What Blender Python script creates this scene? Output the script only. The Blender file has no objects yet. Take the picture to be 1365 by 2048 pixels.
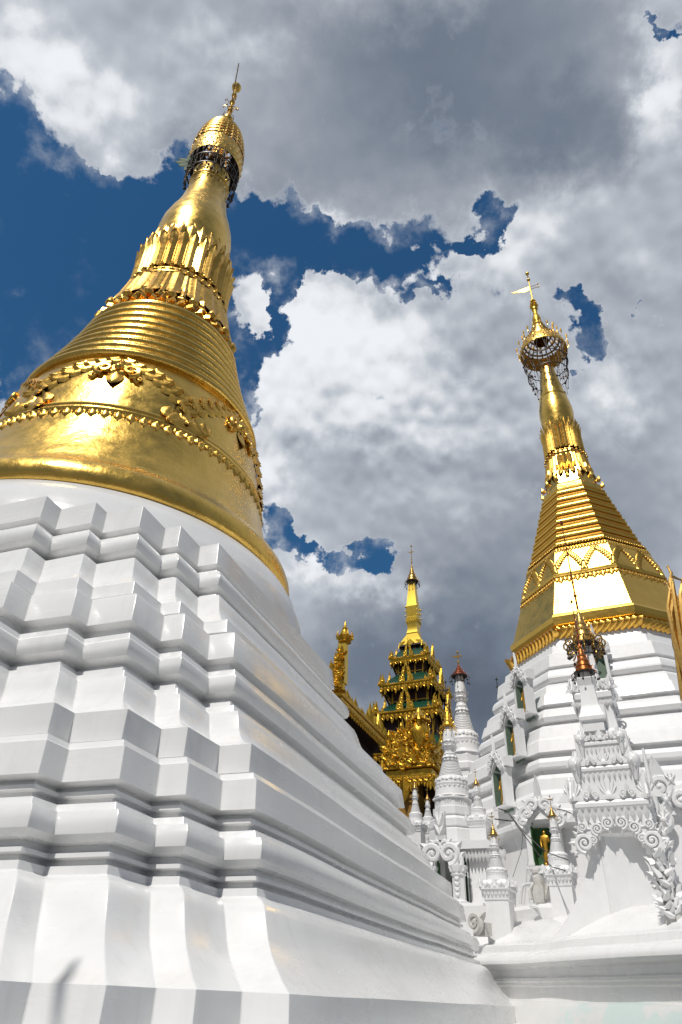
import bpy, math, random
import numpy as np
from mathutils import Vector, Matrix, noise
random.seed(7)
PI=math.pi; R_=math.radians
sc=bpy.context.scene; col=sc.collection
U=5.0; EYE=1.6                      # 1 plan unit = 5 m ; eye height
# ---------------------------------------------------------------- camera
FPX=1363.0; PXW,PXH=1365.0,2048.0
up=np.array([(761.2-682.5)/FPX,(1024+878.)/FPX,-1.0]); up/=np.linalg.norm(up)
fw=np.array([0,0,-1.0])-up*(-up[2]); fw/=np.linalg.norm(fw)
rt=np.cross(fw,up); RW=np.array([rt,fw,up])     # world = RW @ cam
cam=bpy.data.cameras.new('camera'); co=bpy.data.objects.new('camera',cam); col.objects.link(co)
m=Matrix([list(r) for r in RW]).to_4x4(); m.translation=Vector((0,0,EYE)); co.matrix_world=m
cam.sensor_fit='VERTICAL'; cam.sensor_height=36; cam.lens=FPX/PXH*36; cam.clip_end=2000; cam.clip_start=.05
sc.camera=co
sc.render.resolution_x=682; sc.render.resolution_y=1024
def ray(u,v):
    w=RW@np.array([(u-PXW/2)/FPX,-(v-PXH/2)/FPX,-1.0]); return w/math.hypot(w[0],w[1])
def at(u,v,D):                      # metres, D in plan units (horizontal distance)
    w=ray(u,v); return Vector((w[0]*D*U,w[1]*D*U,w[2]*D*U+EYE))
def az(u,v): w=ray(u,v); return math.atan2(w[0],w[1])
def stereo(u,v):
    w=RW@np.array([(u-PXW/2)/FPX,-(v-PXH/2)/FPX,-1.0]); w/=np.linalg.norm(w)
    return np.array([w[0],w[1]])/(1+w[2])
# ---------------------------------------------------------------- light
SUN_H,SUN_E=R_(207.5),R_(56)
sd=Vector((math.sin(SUN_H)*math.cos(SUN_E),math.cos(SUN_H)*math.cos(SUN_E),math.sin(SUN_E)))
sl=bpy.data.lights.new('sun','SUN'); so=bpy.data.objects.new('sun',sl); col.objects.link(so)
sl.energy=3.3; sl.angle=R_(.53); sl.color=(1,.965,.91)
so.rotation_euler=sd.to_track_quat('Z','Y').to_euler(); so.location=(0,0,60)
vs=sc.view_settings; vs.view_transform='Standard'; vs.look='None'; vs.exposure=0; vs.gamma=1; vs.use_curve_mapping=False
sc.cycles.max_bounces=8
# ---------------------------------------------------------------- world: clear sky + clouds at infinity
wd=bpy.data.worlds.new('World'); sc.world=wd; wd.use_nodes=True
nt=wd.node_tree; nt.nodes.clear()
def N(t,**k):
    n=nt.nodes.new(t)
    for a,b in k.items(): setattr(n,a,b)
    return n
def L(a,b): nt.links.new(a,b)
def setin(n,i,v):
    if isinstance(v,(int,float,tuple,list)): n.inputs[i].default_value=v
    elif v is not None: L(v,n.inputs[i])
def M(op,a,b=None,c=None,clamp=False):
    n=N('ShaderNodeMath',operation=op,use_clamp=clamp)
    for i,v in enumerate((a,b,c)): setin(n,i,v)
    return n.outputs[0]
def VM(op,a,b=None,s=None):
    n=N('ShaderNodeVectorMath',operation=op); setin(n,0,a); setin(n,1,b)
    if s is not None: setin(n,3,s)
    return n.outputs[0]
def noise_n(vec,scale,detail=8,rough=.55,dist=0,lac=2.0):
    n=N('ShaderNodeTexNoise',noise_dimensions='2D'); L(vec,n.inputs['Vector']); n.inputs['Scale'].default_value=scale
    n.inputs['Detail'].default_value=detail; n.inputs['Roughness'].default_value=rough
    n.inputs['Distortion'].default_value=dist; n.inputs['Lacunarity'].default_value=lac; return n.outputs[0]
def smooth(v,a,b):
    n=N('ShaderNodeMapRange',interpolation_type='SMOOTHSTEP'); setin(n,0,v); n.inputs[1].default_value=a; n.inputs[2].default_value=b
    return n.outputs[0]
tc=N('ShaderNodeTexCoord'); sep=N('ShaderNodeSeparateXYZ'); L(tc.outputs['Generated'],sep.inputs[0])
zz=M('ADD',M('MAXIMUM',sep.outputs[2],-.5),1.0)
cmb=N('ShaderNodeCombineXYZ'); L(M('DIVIDE',sep.outputs[0],zz),cmb.inputs[0]); L(M('DIVIDE',sep.outputs[1],zz),cmb.inputs[1])
P0=cmb.outputs[0]
# warp the sky-plane coordinates so that no edge is a clean ellipse
nw=N('ShaderNodeTexNoise',noise_dimensions='2D'); L(P0,nw.inputs['Vector']); nw.inputs['Scale'].default_value=6; nw.inputs['Detail'].default_value=5; nw.inputs['Roughness'].default_value=.5
wv=VM('SCALE',VM('SUBTRACT',nw.outputs[1],(.5,.5,.5)),None,.06)
nw2=N('ShaderNodeTexNoise',noise_dimensions='2D'); L(P0,nw2.inputs['Vector']); nw2.inputs['Scale'].default_value=34; nw2.inputs['Detail'].default_value=5; nw2.inputs['Roughness'].default_value=.6
Pw=VM('ADD',VM('ADD',P0,wv),VM('SCALE',VM('SUBTRACT',nw2.outputs[1],(.5,.5,.5)),None,.050))
def blobs(lst,vec=None):
    acc=None
    for (u,v,rx,ry,ang,w) in lst:
        c=stereo(u,v); a=R_(ang)
        e1=(stereo(u+8*math.cos(a),v+8*math.sin(a))-c)/8*rx; e2=(stereo(u-8*math.sin(a),v+8*math.cos(a))-c)/8*ry
        mp=N('ShaderNodeMapping',vector_type='TEXTURE'); L(vec or Pw,mp.inputs[0]); mp.inputs['Location'].default_value=(c[0],c[1],0)
        mp.inputs['Rotation'].default_value=(0,0,math.atan2(e1[1],e1[0])); mp.inputs['Scale'].default_value=(np.linalg.norm(e1)*1.05,np.linalg.norm(e2)*1.05,1)
        q1=N('ShaderNodeVectorMath',operation='DOT_PRODUCT'); L(mp.outputs[0],q1.inputs[0]); L(mp.outputs[0],q1.inputs[1])
        g=M('POWER',.3679,q1.outputs[1])
        acc=M('MULTIPLY_ADD',g,w,acc) if acc is not None else M('MULTIPLY',g,w)
    return acc
BLUE=[(20,600,260,230,0,1.5),(210,430,190,85,14,1.2),(60,300,120,80,50,.9),(16,225,34,70,0,.9),(440,440,130,62,10,1.2),(360,700,120,170,0,1.4),(590,480,80,60,8,1.15),
 (670,500,100,52,0,1.15),(750,510,60,44,20,1.1),(790,530,60,24,-4,.8),(845,580,44,16,-12,.8),(955,465,50,26,-30,1.1),(900,505,30,16,-20,.7),(585,590,24,44,0,1.0),(560,650,22,50,10,.9),(500,560,44,30,0,.8),
 (520,720,40,36,0,1.0),(580,690,28,26,0,.8),(500,800,30,60,20,1.1),(530,870,20,30,0,.8),(565,1045,34,46,-10,1.0),(600,1095,44,18,24,.9),(700,1128,72,18,4,1.1),(760,1118,22,16,0,.6),
 (1140,632,44,20,14,.85),(1190,690,24,42,-20,.9),(1160,735,12,34,0,.75),(1170,655,30,16,0,.5),(1310,625,9,22,-15,.6),(1326,42,24,6,-25,.6),(1345,660,14,8,40,.4),(200,285,26,26,20,-.9),(92,300,26,34,30,-.7),(150,392,16,16,0,-.62),(196,480,9,24,0,-.62),(262,455,30,26,0,-.5),(40,600,14,14,0,-.5),(506,612,34,66,0,-1.0)]
DARK=[(860,200,330,150,8,1.0),(1160,280,140,130,0,.7),(700,60,300,80,0,.45),(950,1390,170,170,0,1.5),(700,1320,110,110,0,1.0),(980,1120,170,110,0,.32),(1240,960,170,110,0,.42),
 (760,960,110,50,20,.35),(1290,560,80,60,0,.25),(350,300,90,70,30,.5),(600,340,160,70,10,.55),(640,880,60,50,0,.2),(930,700,80,50,0,.2),(1250,1100,120,70,0,.5),(250,120,60,60,0,.25),(1080,60,200,60,0,.4)]
LITE=[(690,640,130,80,0,1.15),(760,760,170,120,0,.75),(525,590,46,80,0,.7),(620,700,70,80,0,.7),(640,800,130,120,0,.45),(1315,160,50,150,0,1.0),(430,90,120,60,0,.7),(170,160,120,70,20,.8),(60,80,90,80,0,.8),
 (620,1140,60,24,0,1.1),(820,560,34,30,0,.9),(1050,450,150,60,-20,.8),(1100,760,90,100,0,.35),(560,830,70,80,0,.7),(860,860,140,60,0,.5),(1240,780,70,70,0,.8),(640,425,70,14,12,.5),(200,300,30,30,0,.8),(980,560,90,60,0,.6),(740,1175,100,26,0,.7),(550,960,50,60,0,.8),(860,1000,120,50,0,.35),(1320,520,60,60,0,.3)]
wblue=blobs(BLUE)
wdark=blobs(DARK); wlite=blobs(LITE)
fb=noise_n(P0,8,4,.5,0)
fb2=noise_n(P0,30,8,.62,.0)
# cauliflower edges: rounded cells at two sizes
def cells(vec,sc):
    n=N('ShaderNodeTexVoronoi',feature='SMOOTH_F1',voronoi_dimensions='2D'); L(vec,n.inputs['Vector']); n.inputs['Scale'].default_value=sc; n.inputs['Smoothness'].default_value=.35; return n.outputs['Distance']
def puffs(vec): return M('ADD',M('MULTIPLY',cells(vec,26),1.0),M('MULTIPLY',cells(vec,64),.5))
PV=VM('ADD',P0,VM('SCALE',VM('SUBTRACT',nw.outputs[1],(.5,.5,.5)),None,.03))
pf0=puffs(PV)
dens=M('ADD',M('MULTIPLY',M('SUBTRACT',fb,.5),1.3),M('MULTIPLY',M('SUBTRACT',fb2,.5),2.0))
dens=M('SUBTRACT',M('ADD',dens,1.18),M('MULTIPLY',pf0,.52))
dens=M('SUBTRACT',dens,M('MULTIPLY',wblue,1.62))
alpha=M('MAXIMUM',smooth(dens,-.20,.30),M('MULTIPLY',M('MULTIPLY',smooth(noise_n(P0,22,6,.6),.42,.72),smooth(dens,-1.5,.1)),.55))
# relief: difference of billow noise towards the sun
sv=stereo(560,-600)-stereo(640,600); sv=sv/np.linalg.norm(sv)*.007
pf1=puffs(VM('ADD',PV,(float(sv[0]),float(sv[1]),0)))
n1_=noise_n(P0,14,6,.5); n2_=noise_n(VM('ADD',P0,(float(sv[0])*2,float(sv[1])*2,0)),14,6,.5)
rel=M('ADD',M('MULTIPLY',M('SUBTRACT',pf1,pf0),.42),M('MULTIPLY',M('SUBTRACT',n1_,n2_),.9))
fv=noise_n(P0,4,3,.5)
lit_zone=M('SUBTRACT',M('ADD',.30,M('MULTIPLY',wlite,.9)),M('MULTIPLY',wdark,.25),clamp=True)
val=M('ADD',.50,M('MULTIPLY',M('SUBTRACT',fv,.5),.30))
val=M('ADD',val,M('MULTIPLY',rel,lit_zone))
val=M('SUBTRACT',val,M('MULTIPLY',wdark,.27)); val=M('ADD',val,M('MULTIPLY',wlite,.32))
edge=M('SUBTRACT',1.0,smooth(dens,.05,.45))
val=M('ADD',val,M('MULTIPLY',edge,.12))
val=M('SUBTRACT',val,M('MULTIPLY',smooth(M('MULTIPLY',sep.outputs[1],-1.0),-.15,.45),.38))  # unseen clouds behind the camera made darker to weaken fill and deepen shade
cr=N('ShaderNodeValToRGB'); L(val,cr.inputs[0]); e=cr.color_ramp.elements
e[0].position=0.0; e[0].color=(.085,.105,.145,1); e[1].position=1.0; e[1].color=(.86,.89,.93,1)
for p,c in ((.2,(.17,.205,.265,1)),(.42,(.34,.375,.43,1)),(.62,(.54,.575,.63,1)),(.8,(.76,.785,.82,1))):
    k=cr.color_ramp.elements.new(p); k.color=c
sky=N('ShaderNodeTexSky',sky_type='NISHITA'); sky.sun_disc=False; sky.sun_elevation=SUN_E; sky.sun_rotation=SUN_H; sky.altitude=100; sky.air_density=1.0; sky.dust_density=.25; sky.ozone_density=3.0
bgs=N('ShaderNodeBackground'); bgs.inputs[1].default_value=.082
tint=N('ShaderNodeMix',data_type='RGBA',blend_type='MULTIPLY'); tint.inputs[0].default_value=1
L(sky.outputs[0],tint.inputs[6]); tint.inputs[7].default_value=(.36,.80,1.0,1)
L(tint.outputs[2],bgs.inputs[0])
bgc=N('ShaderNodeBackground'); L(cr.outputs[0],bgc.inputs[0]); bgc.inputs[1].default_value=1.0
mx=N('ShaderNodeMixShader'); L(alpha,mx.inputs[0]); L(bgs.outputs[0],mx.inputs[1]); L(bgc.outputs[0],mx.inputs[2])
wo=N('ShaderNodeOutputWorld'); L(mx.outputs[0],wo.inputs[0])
# ---------------------------------------------------------------- materials
def mat(name,base,rough=.5,metal=0.,var=.0,vscale=3.,bump=0.,bscale=20.,stretch=(1,1,1),coat=0.,rvar=0.,streak=0.,stain=None,stain_col=(.3,.28,.25),spec=.5,bump2=0.,b2scale=2.):
    mt=bpy.data.materials.new(name); mt.use_nodes=True; t=mt.node_tree; b=t.nodes['Principled BSDF']
    def n(ty,**k):
        x=t.nodes.new(ty)
        for a,c in k.items(): setattr(x,a,c)
        return x
    b.inputs['Base Color'].default_value=(*base,1); b.inputs['Roughness'].default_value=rough; b.inputs['Metallic'].default_value=metal
    b.inputs['Coat Weight'].default_value=coat; b.inputs['Coat Roughness'].default_value=.12; b.inputs['Specular IOR Level'].default_value=spec
    g=n('ShaderNodeNewGeometry'); mp=n('ShaderNodeMapping'); t.links.new(g.outputs['Position'],mp.inputs[0]); mp.inputs['Scale'].default_value=stretch
    def nz(s,d=6,r=.6,v=None):
        x=n('ShaderNodeTexNoise'); t.links.new((v or mp).outputs[0],x.inputs['Vector']); x.inputs['Scale'].default_value=s; x.inputs['Detail'].default_value=d; x.inputs['Roughness'].default_value=r; return x
    cur=None
    if var>0:
        x=nz(vscale); r=n('ShaderNodeValToRGB'); t.links.new(x.outputs[0],r.inputs[0])
        r.color_ramp.elements[0].position=.3; r.color_ramp.elements[1].position=.7
        r.color_ramp.elements[0].color=(*[c*(1-var) for c in base],1); r.color_ramp.elements[1].color=(*[min(1,c*(1+var*.4)) for c in base],1)
        cur=r.outputs[0]
    if stain:
        x=nz(stain[0],8,.7); r=n('ShaderNodeValToRGB'); t.links.new(x.outputs[0],r.inputs[0]); r.color_ramp.elements[0].position=stain[1]; r.color_ramp.elements[1].position=stain[2]
        r.color_ramp.elements[0].color=(0,0,0,1); r.color_ramp.elements[1].color=(stain[3],)*3+(1,)
        k=n('ShaderNodeMix',data_type='RGBA'); t.links.new(r.outputs[0],k.inputs[0])
        if cur: t.links.new(cur,k.inputs[6])
        else: k.inputs[6].default_value=(*base,1)
        k.inputs[7].default_value=(*stain_col,1); cur=k.outputs[2]
    if streak>0:
        m2=n('ShaderNodeMapping'); t.links.new(g.outputs['Position'],m2.inputs[0]); m2.inputs['Scale'].default_value=(5,5,.45)
        x=nz(1.4,7,.65,m2); r=n('ShaderNodeValToRGB'); t.links.new(x.outputs[0],r.inputs[0]); r.color_ramp.elements[0].position=.50; r.color_ramp.elements[1].position=.78
        r.color_ramp.elements[0].color=(0,0,0,1); r.color_ramp.elements[1].color=(streak,)*3+(1,)
        k=n('ShaderNodeMix',data_type='RGBA'); t.links.new(r.outputs[0],k.inputs[0])
        if cur: t.links.new(cur,k.inputs[6])
        else: k.inputs[6].default_value=(*base,1)
        k.inputs[7].default_value=(.42,.41,.38,1); cur=k.outputs[2]
    if cur: t.links.new(cur,b.inputs['Base Color'])
    if rvar>0:
        x=nz(vscale*1.7,5); r=n('ShaderNodeMapRange'); t.links.new(x.outputs[0],r.inputs[0]); r.inputs[1].default_value=.3; r.inputs[2].default_value=.7; r.inputs[3].default_value=max(.03,rough-rvar); r.inputs[4].default_value=rough+rvar
        t.links.new(r.outputs[0],b.inputs['Roughness'])
    last=None
    for (am,s,v) in ((bump,bscale,mp),(bump2,b2scale,None)):
        if am<=0: continue
        x=nz(s,5,.55,mp if v else g); bp=n('ShaderNodeBump'); bp.inputs['Strength'].default_value=1; bp.inputs['Distance'].default_value=am
        t.links.new(x.outputs[0],bp.inputs['Height'])
        if last: t.links.new(last.outputs[0],bp.inputs['Normal'])
        last=bp
    if last: t.links.new(last.outputs[0],b.inputs['Normal'])
    return mt
WHITE=mat('glossy_white_paint',(.80,.80,.795),.24,var=.05,vscale=1.3,bump=.0005,bscale=22,stretch=(.6,.6,3.2),rvar=.08,stain=(1.1,.60,.85,.22),stain_col=(.5,.49,.46),bump2=.003,b2scale=1.1,streak=.20)
WHITE2=mat('satin_white_paint',(.81,.81,.81),.38,var=.05,vscale=4,bump=.002,bscale=14,rvar=.08,stain=(6,.66,.82,.3),stain_col=(.55,.53,.48),streak=.14)
WHITEB=mat('white_bell_paint',(.77,.77,.77),.22,var=.06,vscale=1.0,bump=.002,bscale=4,rvar=.08,stretch=(1,1,2),bump2=.01,b2scale=1.3)
GREYW=mat('weathered_white_plaster',(.62,.61,.58),.6,var=.2,vscale=5,bump=.006,bscale=12,stain=(5,.5,.7,.7),stain_col=(.25,.23,.18))
GOLD=mat('gold_leaf',(.84,.54,.125),.28,1.,var=.16,vscale=2.2,bump=.005,bscale=9,rvar=.08,stain=(2.2,.60,.84,.45),stain_col=(.40,.25,.07),bump2=.022,b2scale=1.9)
GOLDF=mat('flat_gold_plate',(.86,.54,.11),.33,1.,var=.10,vscale=2.2,bump=.004,bscale=10,rvar=.05,bump2=.012,b2scale=2.2)
GOLD2=mat('gold_relief',(.82,.49,.10),.33,1.,var=.3,vscale=7,bump=.004,bscale=14,rvar=.08)
GOLDO=mat('embossed_gold',(.84,.54,.13),.34,1.,var=.35,vscale=14,bump=.03,bscale=9,rvar=.08)
GOLD3=mat('gilded_paint',(.80,.48,.055),.34,.9,var=.35,vscale=5,bump=.006,bscale=16,rvar=.1,stain=(7,.58,.72,.6),stain_col=(.12,.06,.012))
GOLDP=mat('yellow_gold_plate',(.80,.54,.07),.35,.75,var=.15,vscale=3,stain=(3,.6,.72,.7),stain_col=(.16,.08,.02),stretch=(2,2,.5))
BRASS=mat('aged_brass',(.50,.31,.09),.35,.9,var=.3,vscale=20)
COPPER=mat('red_copper',(.30,.075,.03),.42,.6,var=.35,vscale=20)
ORANGE=mat('tarnished_copper',(.40,.13,.03),.38,.8,var=.45,vscale=14)
IRON=mat('dark_iron',(.06,.05,.045),.45,.6,var=.3,vscale=30)
GREEN=mat('green_roof_sheet',(.004,.062,.030),.38,.1,var=.25,vscale=5,bump=.01,bscale=3,stretch=(3,3,1))
NICHE=mat('green_painted_niche',(.05,.15,.045),.6,var=.35,vscale=3,stain=(4,.6,.75,.6),stain_col=(.02,.045,.015))
NICHEG=mat('grey_green_mosaic',(.16,.23,.17),.5,var=.3,vscale=6,stain=(6,.5,.65,.6),stain_col=(.06,.09,.06))
MAROON=mat('maroon_timber',(.045,.014,.014),.5,var=.3,vscale=4)
BROWN=mat('dark_soffit',(.035,.018,.010),.7,var=.3,vscale=3)
OCHRE=mat('ochre_column',(.38,.20,.035),.45,.25,var=.25,vscale=2)
STONE=mat('old_ivory_stone',(.34,.29,.2),.6,var=.3,vscale=12)
ROBE=mat('golden_robe',(.62,.34,.04),.38,.7,var=.3,vscale=12)
LEAF=mat('green_leaf',(.035,.085,.01),.7,var=.3,vscale=10)
WIRE=mat('black_cable',(.02,.02,.02),.5)
PIPE=mat('white_conduit',(.7,.7,.7),.35)
GROUND=mat('marble_paving',(.14,.135,.13),.35,var=.15,vscale=.4)
# ---------------------------------------------------------------- mesh helpers
def sm(o,ang=32):
    me=o.data
    me.polygons.foreach_set('use_smooth',[True]*len(me.polygons))
    try: me.set_sharp_from_angle(angle=R_(ang))
    except Exception: pass
    return o
class MB:
    def __init__(s): s.v=[]; s.f=[]
    def put(s,vs_,fs,M4=None):
        k=len(s.v)
        if M4 is not None: vs_=[M4@Vector(p) for p in vs_]
        s.v.extend([tuple(p) for p in vs_]); s.f.extend([tuple(i+k for i in f) for f in fs])
    def lathe(s,prof,n=48,c=(0,0),M4=None,ph=0.,cap=True,poly=False):
        vs_=[];fs=[]; k=1/math.cos(PI/n) if poly else 1
        for r,z in prof:
            for i in range(n):
                a=ph+2*PI*i/n; vs_.append((c[0]+r*k*math.cos(a),c[1]+r*k*math.sin(a),z))
        m_=len(prof)
        for j in range(m_-1):
            for i in range(n):
                i2=(i+1)%n; fs.append((j*n+i,j*n+i2,(j+1)*n+i2,(j+1)*n+i))
        if cap: fs.append(tuple(range(n))[::-1]); fs.append(tuple((m_-1)*n+i for i in range(n)))
        if prof[0][1]>prof[-1][1]: fs=[f[::-1] for f in fs]
        s.put(vs_,fs,M4)
    def loft(s,rings,close=True,cap=True,M4=None,flip=False):
        n=len(rings[0]); vs_=[p for r in rings for p in r]; fs=[]
        for j in range(len(rings)-1):
            for i in range(n if close else n-1):
                i2=(i+1)%n; fs.append((j*n+i,j*n+i2,(j+1)*n+i2,(j+1)*n+i))
        if cap and close: fs.append(tuple(range(n))[::-1]); fs.append(tuple((len(rings)-1)*n+i for i in range(n)))
        if flip: fs=[f[::-1] for f in fs]
        s.put(vs_,fs,M4)
    def box(s,c,d,M4=None,rz=0,taper=1.):
        x,y,z=[q/2 for q in d]; vs_=[]
        for k,t in ((-1,1.),(1,taper)):
            for a,b in ((-1,-1),(1,-1),(1,1),(-1,1)):
                X,Y=a*x*t,b*y*t; vs_.append((c[0]+X*math.cos(rz)-Y*math.sin(rz),c[1]+X*math.sin(rz)+Y*math.cos(rz),c[2]+k*z))
        s.put(vs_,[(3,2,1,0),(4,5,6,7),(0,1,5,4),(1,2,6,5),(2,3,7,6),(3,0,4,7)],M4)
    def tube(s,path,rad,n=6,M4=None,cap=True):
        P=[Vector(p) for p in path]; rings=[]
        if not hasattr(rad,'__len__'): rad=[rad]*len(P)
        pu=None
        for i,p in enumerate(P):
            t=(P[min(i+1,len(P)-1)]-P[max(i-1,0)]);
            if t.length<1e-9: t=Vector((0,0,1))
            t.normalize()
            if pu is None: pu=t.orthogonal().normalized()
            u_=(pu-t*pu.dot(t))
            if u_.length<1e-6: u_=t.orthogonal()
            u_.normalize(); w_=t.cross(u_); pu=u_
            rings.append([p+(u_*math.cos(2*PI*k/n)+w_*math.sin(2*PI*k/n))*rad[i] for k in range(n)])
        s.loft(rings,True,cap,M4)
    def ball(s,c,r,n=10,sz=1.,M4=None):
        pr=[(r*math.sin(PI*j/(n//2+1))+1e-5,c[2]-r*sz*math.cos(PI*j/(n//2+1))) for j in range(n//2+2)]
        s.lathe(pr,n,(c[0],c[1]),M4,cap=False)
    def extrude(s,pts,t,M4=None):      # outline in x,y ; thickness along +z
        n=len(pts); vs_=[(x,y,0) for x,y in pts]+[(x,y,t) for x,y in pts]
        fs=[tuple(range(n))[::-1],tuple(range(n,2*n))]+[(i,(i+1)%n,(i+1)%n+n,i+n) for i in range(n)]
        s.put(vs_,fs,M4)
    def build(s,name,material,parent=None,ang=32,smooth=True,loc=None):
        me=bpy.data.meshes.new(name); me.from_pydata(s.v,[],s.f); me.materials.append(material); me.update()
        o=bpy.data.objects.new(name,me); col.objects.link(o)
        if parent: o.parent=parent
        if loc: o.location=loc
        if smooth: sm(o,ang)
        return o
def thing(name,label,cat,loc=(0,0,0),rz=0.,group=None):
    o=bpy.data.objects.new(name,None); col.objects.link(o); o.location=loc; o.rotation_euler=(0,0,rz); o.empty_display_size=.2
    o['label']=label; o['category']=cat
    if group: o['group']=group
    return o
def tag(o,label,cat,group=None):
    o['label']=label; o['category']=cat
    if group: o['group']=group
    return o
def frame(o,x,y,z):
    return Matrix(((x[0],y[0],z[0],o[0]),(x[1],y[1],z[1],o[1]),(x[2],y[2],z[2],o[2]),(0,0,0,1)))
# templates, drawn in x (across), y (along), z (out of the wall)
def leaf_t(Lg,W,T,curl=0.,nl=6,nw=4,tip=1.6):
    vs_=[];fs=[]
    for j in range(nl+1):
        t=j/nl; w=W*math.sin(PI*min(1,(t*.86+.14)))**.75 if t<1 else 0.001
        w=W*(math.sin(PI*(t**.8*.82+.18)))**.8 if t<1 else .001*W
        for i in range(nw+1):
            s_=i/nw*2-1
            vs_.append((s_*w/2,t*Lg,T*(1-abs(s_)**1.3)*(1-t*.35)+curl*t**3+ -T*.3*abs(s_)))
    for j in range(nl):
        for i in range(nw):
            a=j*(nw+1)+i; fs.append((a,a+1,a+nw+2,a+nw+1))
    return vs_,fs
def scroll(mb,M4,size,turns=1.6,side=1,n=22,th=.16,flat=1.0):
    p=[];r=[]
    for i in range(n):
        t=i/(n-1); a=-PI/2+t*turns*2*PI; q=size*(1-t)**.9*.5+.02*size
        p.append((side*(q*math.cos(a)),q*math.sin(a)+0,size*.10+size*.12*t)); r.append(size*th*(1-.55*t)*flat)
    mb.tube(p,r,6,M4)
    mb.ball((0,0,size*.16),size*th*.8,8,1,M4)
def prof_interp(prof,z):
    for (r0,z0),(r1,z1) in zip(prof,prof[1:]):
        if (z0<=z<=z1) or (z1<=z<=z0):
            t=(z-z0)/(z1-z0+1e-12); return r0+(r1-r0)*t,(r1-r0)/(z1-z0+1e-12)
    return prof[-1][0],0.
class Round:                        # surface of revolution used to seat reliefs
    def __init__(s,prof,k=1.0): s.p=prof; s.k=k
    def fr(s,a,z,out=0.,roll=0.):   # a local angle; returns a frame: x tangent, y up, z outward
        r,sl=prof_interp(s.p,z); n=Vector((math.cos(a),math.sin(a),-sl)).normalized(); x=Vector((-math.sin(a),math.cos(a),0)); y=n.cross(x)
        o=Vector((r*math.cos(a),r*math.sin(a),z))+n*out
        if roll: q=Matrix.Rotation(roll,3,n); x=q@x; y=q@y
        return frame(o,x,y,n)
class Poly8:                        # octagonal surface; position s along face k (-1..1)
    def __init__(s,prof,ph): s.p=prof; s.ph=ph
    def fr(s,k,u_,z,out=0.,roll=0.):   # apothem profile
        r,sl=prof_interp(s.p,z); a=s.ph+k*PI/4; n=Vector((math.cos(a),math.sin(a),-sl)).normalized(); x=Vector((-math.sin(a),math.cos(a),0)); y=n.cross(x)
        w=r*math.tan(PI/8)
        o=Vector((r*math.cos(a),r*math.sin(a),z))+x*(u_*w)+n*out
        if roll: q=Matrix.Rotation(roll,3,n); x=q@x; y=q@y
        return frame(o,x,y,n)
def jit(p,amp,sc_=.5):
    v=noise.noise_vector(Vector(p)*sc_); w=noise.noise_vector(Vector(p)*sc_*3.3+Vector((7,3,1)))
    return Vector(p)+v*amp+w*amp*.35
#==GROUND
g=MB(); g.box((0,200,-.06),(1600,1600,.12)); go=g.build('ground',GROUND,smooth=False); go['kind']='structure'
# ================================================================ the great round stupa at the left
TH=.36015616; CL=(-.8777,2.2289); h_,a_,b_,c_,e_=.438,.0572,.1024,.0465,.1065; H_=h_+a_+b_+c_+e_
LS=thing('great_stupa','huge near stupa on the left, round gold bell over a white stepped plinth','stupa',(CL[0]*U,CL[1]*U,0),-TH)
Z=lambda z: z*U+EYE
def redent(o,z,wob=1.0):
    pts=[]
    for k in range(4):
        d=.0225*max(0,min(1,1-z)) if k==0 else 0; e2=e_-d     # the near corner's middle fold tightens a little towards the ground
        x0=h_+d; u0=h_+b_+e2+c_+a_
        for (x,u,cv) in ((x0,u0,1),(x0,u0-a_,0),(x0+b_,u0-a_,1),(x0+b_,u0-a_-c_,0),(x0+b_+e2,u0-a_-c_,1),(x0+b_+e2,h_+b_,0),(H_-a_,h_+b_,1),(H_-a_,h_,0),(H_,h_,1)):
            X,Y=x+o,-(u+o)
            for _ in range(k): X,Y=-Y,X
            pts.append((X*U,Y*U,cv))
    out=[];n=len(pts)
    for i in range(n):
        p=Vector(pts[i][:2]); pr=Vector(pts[i-1][:2]); nx=Vector(pts[(i+1)%n][:2]); cv=pts[i][2]
        d=.012 if cv else .006
        a=p+(pr-p).normalized()*d; b=p+(nx-p).normalized()*d
        out+= [a,b] if not cv else [a,p+((pr-p).normalized()+(nx-p).normalized())*d*.28,b]
        seg=(nx-p).length; m_=max(1,int(seg/.35)) if seg<1.5 else 12
        for j in range(1,m_): out.append(p+(nx-p)*(j/m_))
    return [jit((q.x,q.y,Z(z)),.012*wob,.7) for q in out]
T1=[(-.25,.992),(.002,.990),(.0105,.984),(.0195,.915),(.006,.908),(.006,.899),(.026,.890),(.029,.876),(.046,.872),(.0565,.861),(.0628,.846),(.0632,.833),(.060,.822),(.052,.8148),(.038,.812),(.038,.803),(.056,.799),(.0595,.786),(.079,.781),(.0865,.765),(.0915,.748),(.0975,.730),(.1065,.712),(.1215,.692),(.139,.676),(.158,.667),(.165,.632),(.18,.626)]
T2=[(.10,.618),(.2105,.606),(.2135,.600),(.2210,.5457),(.202,.5415),(.204,.5225),(.222,.519),(.236,.5115),(.239,.501),(.2453,.4952),(.248,.483),(.2472,.474),(.243,.466),(.232,.4625),(.224,.460),(.226,.452),(.236,.449),(.238,.438),(.254,.434),(.2575,.422),(.275,.414),(.281,.402),(.2855,.386),(.290,.374),(.298,.361),(.309,.350),(.324,.340),(.3446,.331),(.3455,.287),(.352,.285)]
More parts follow.
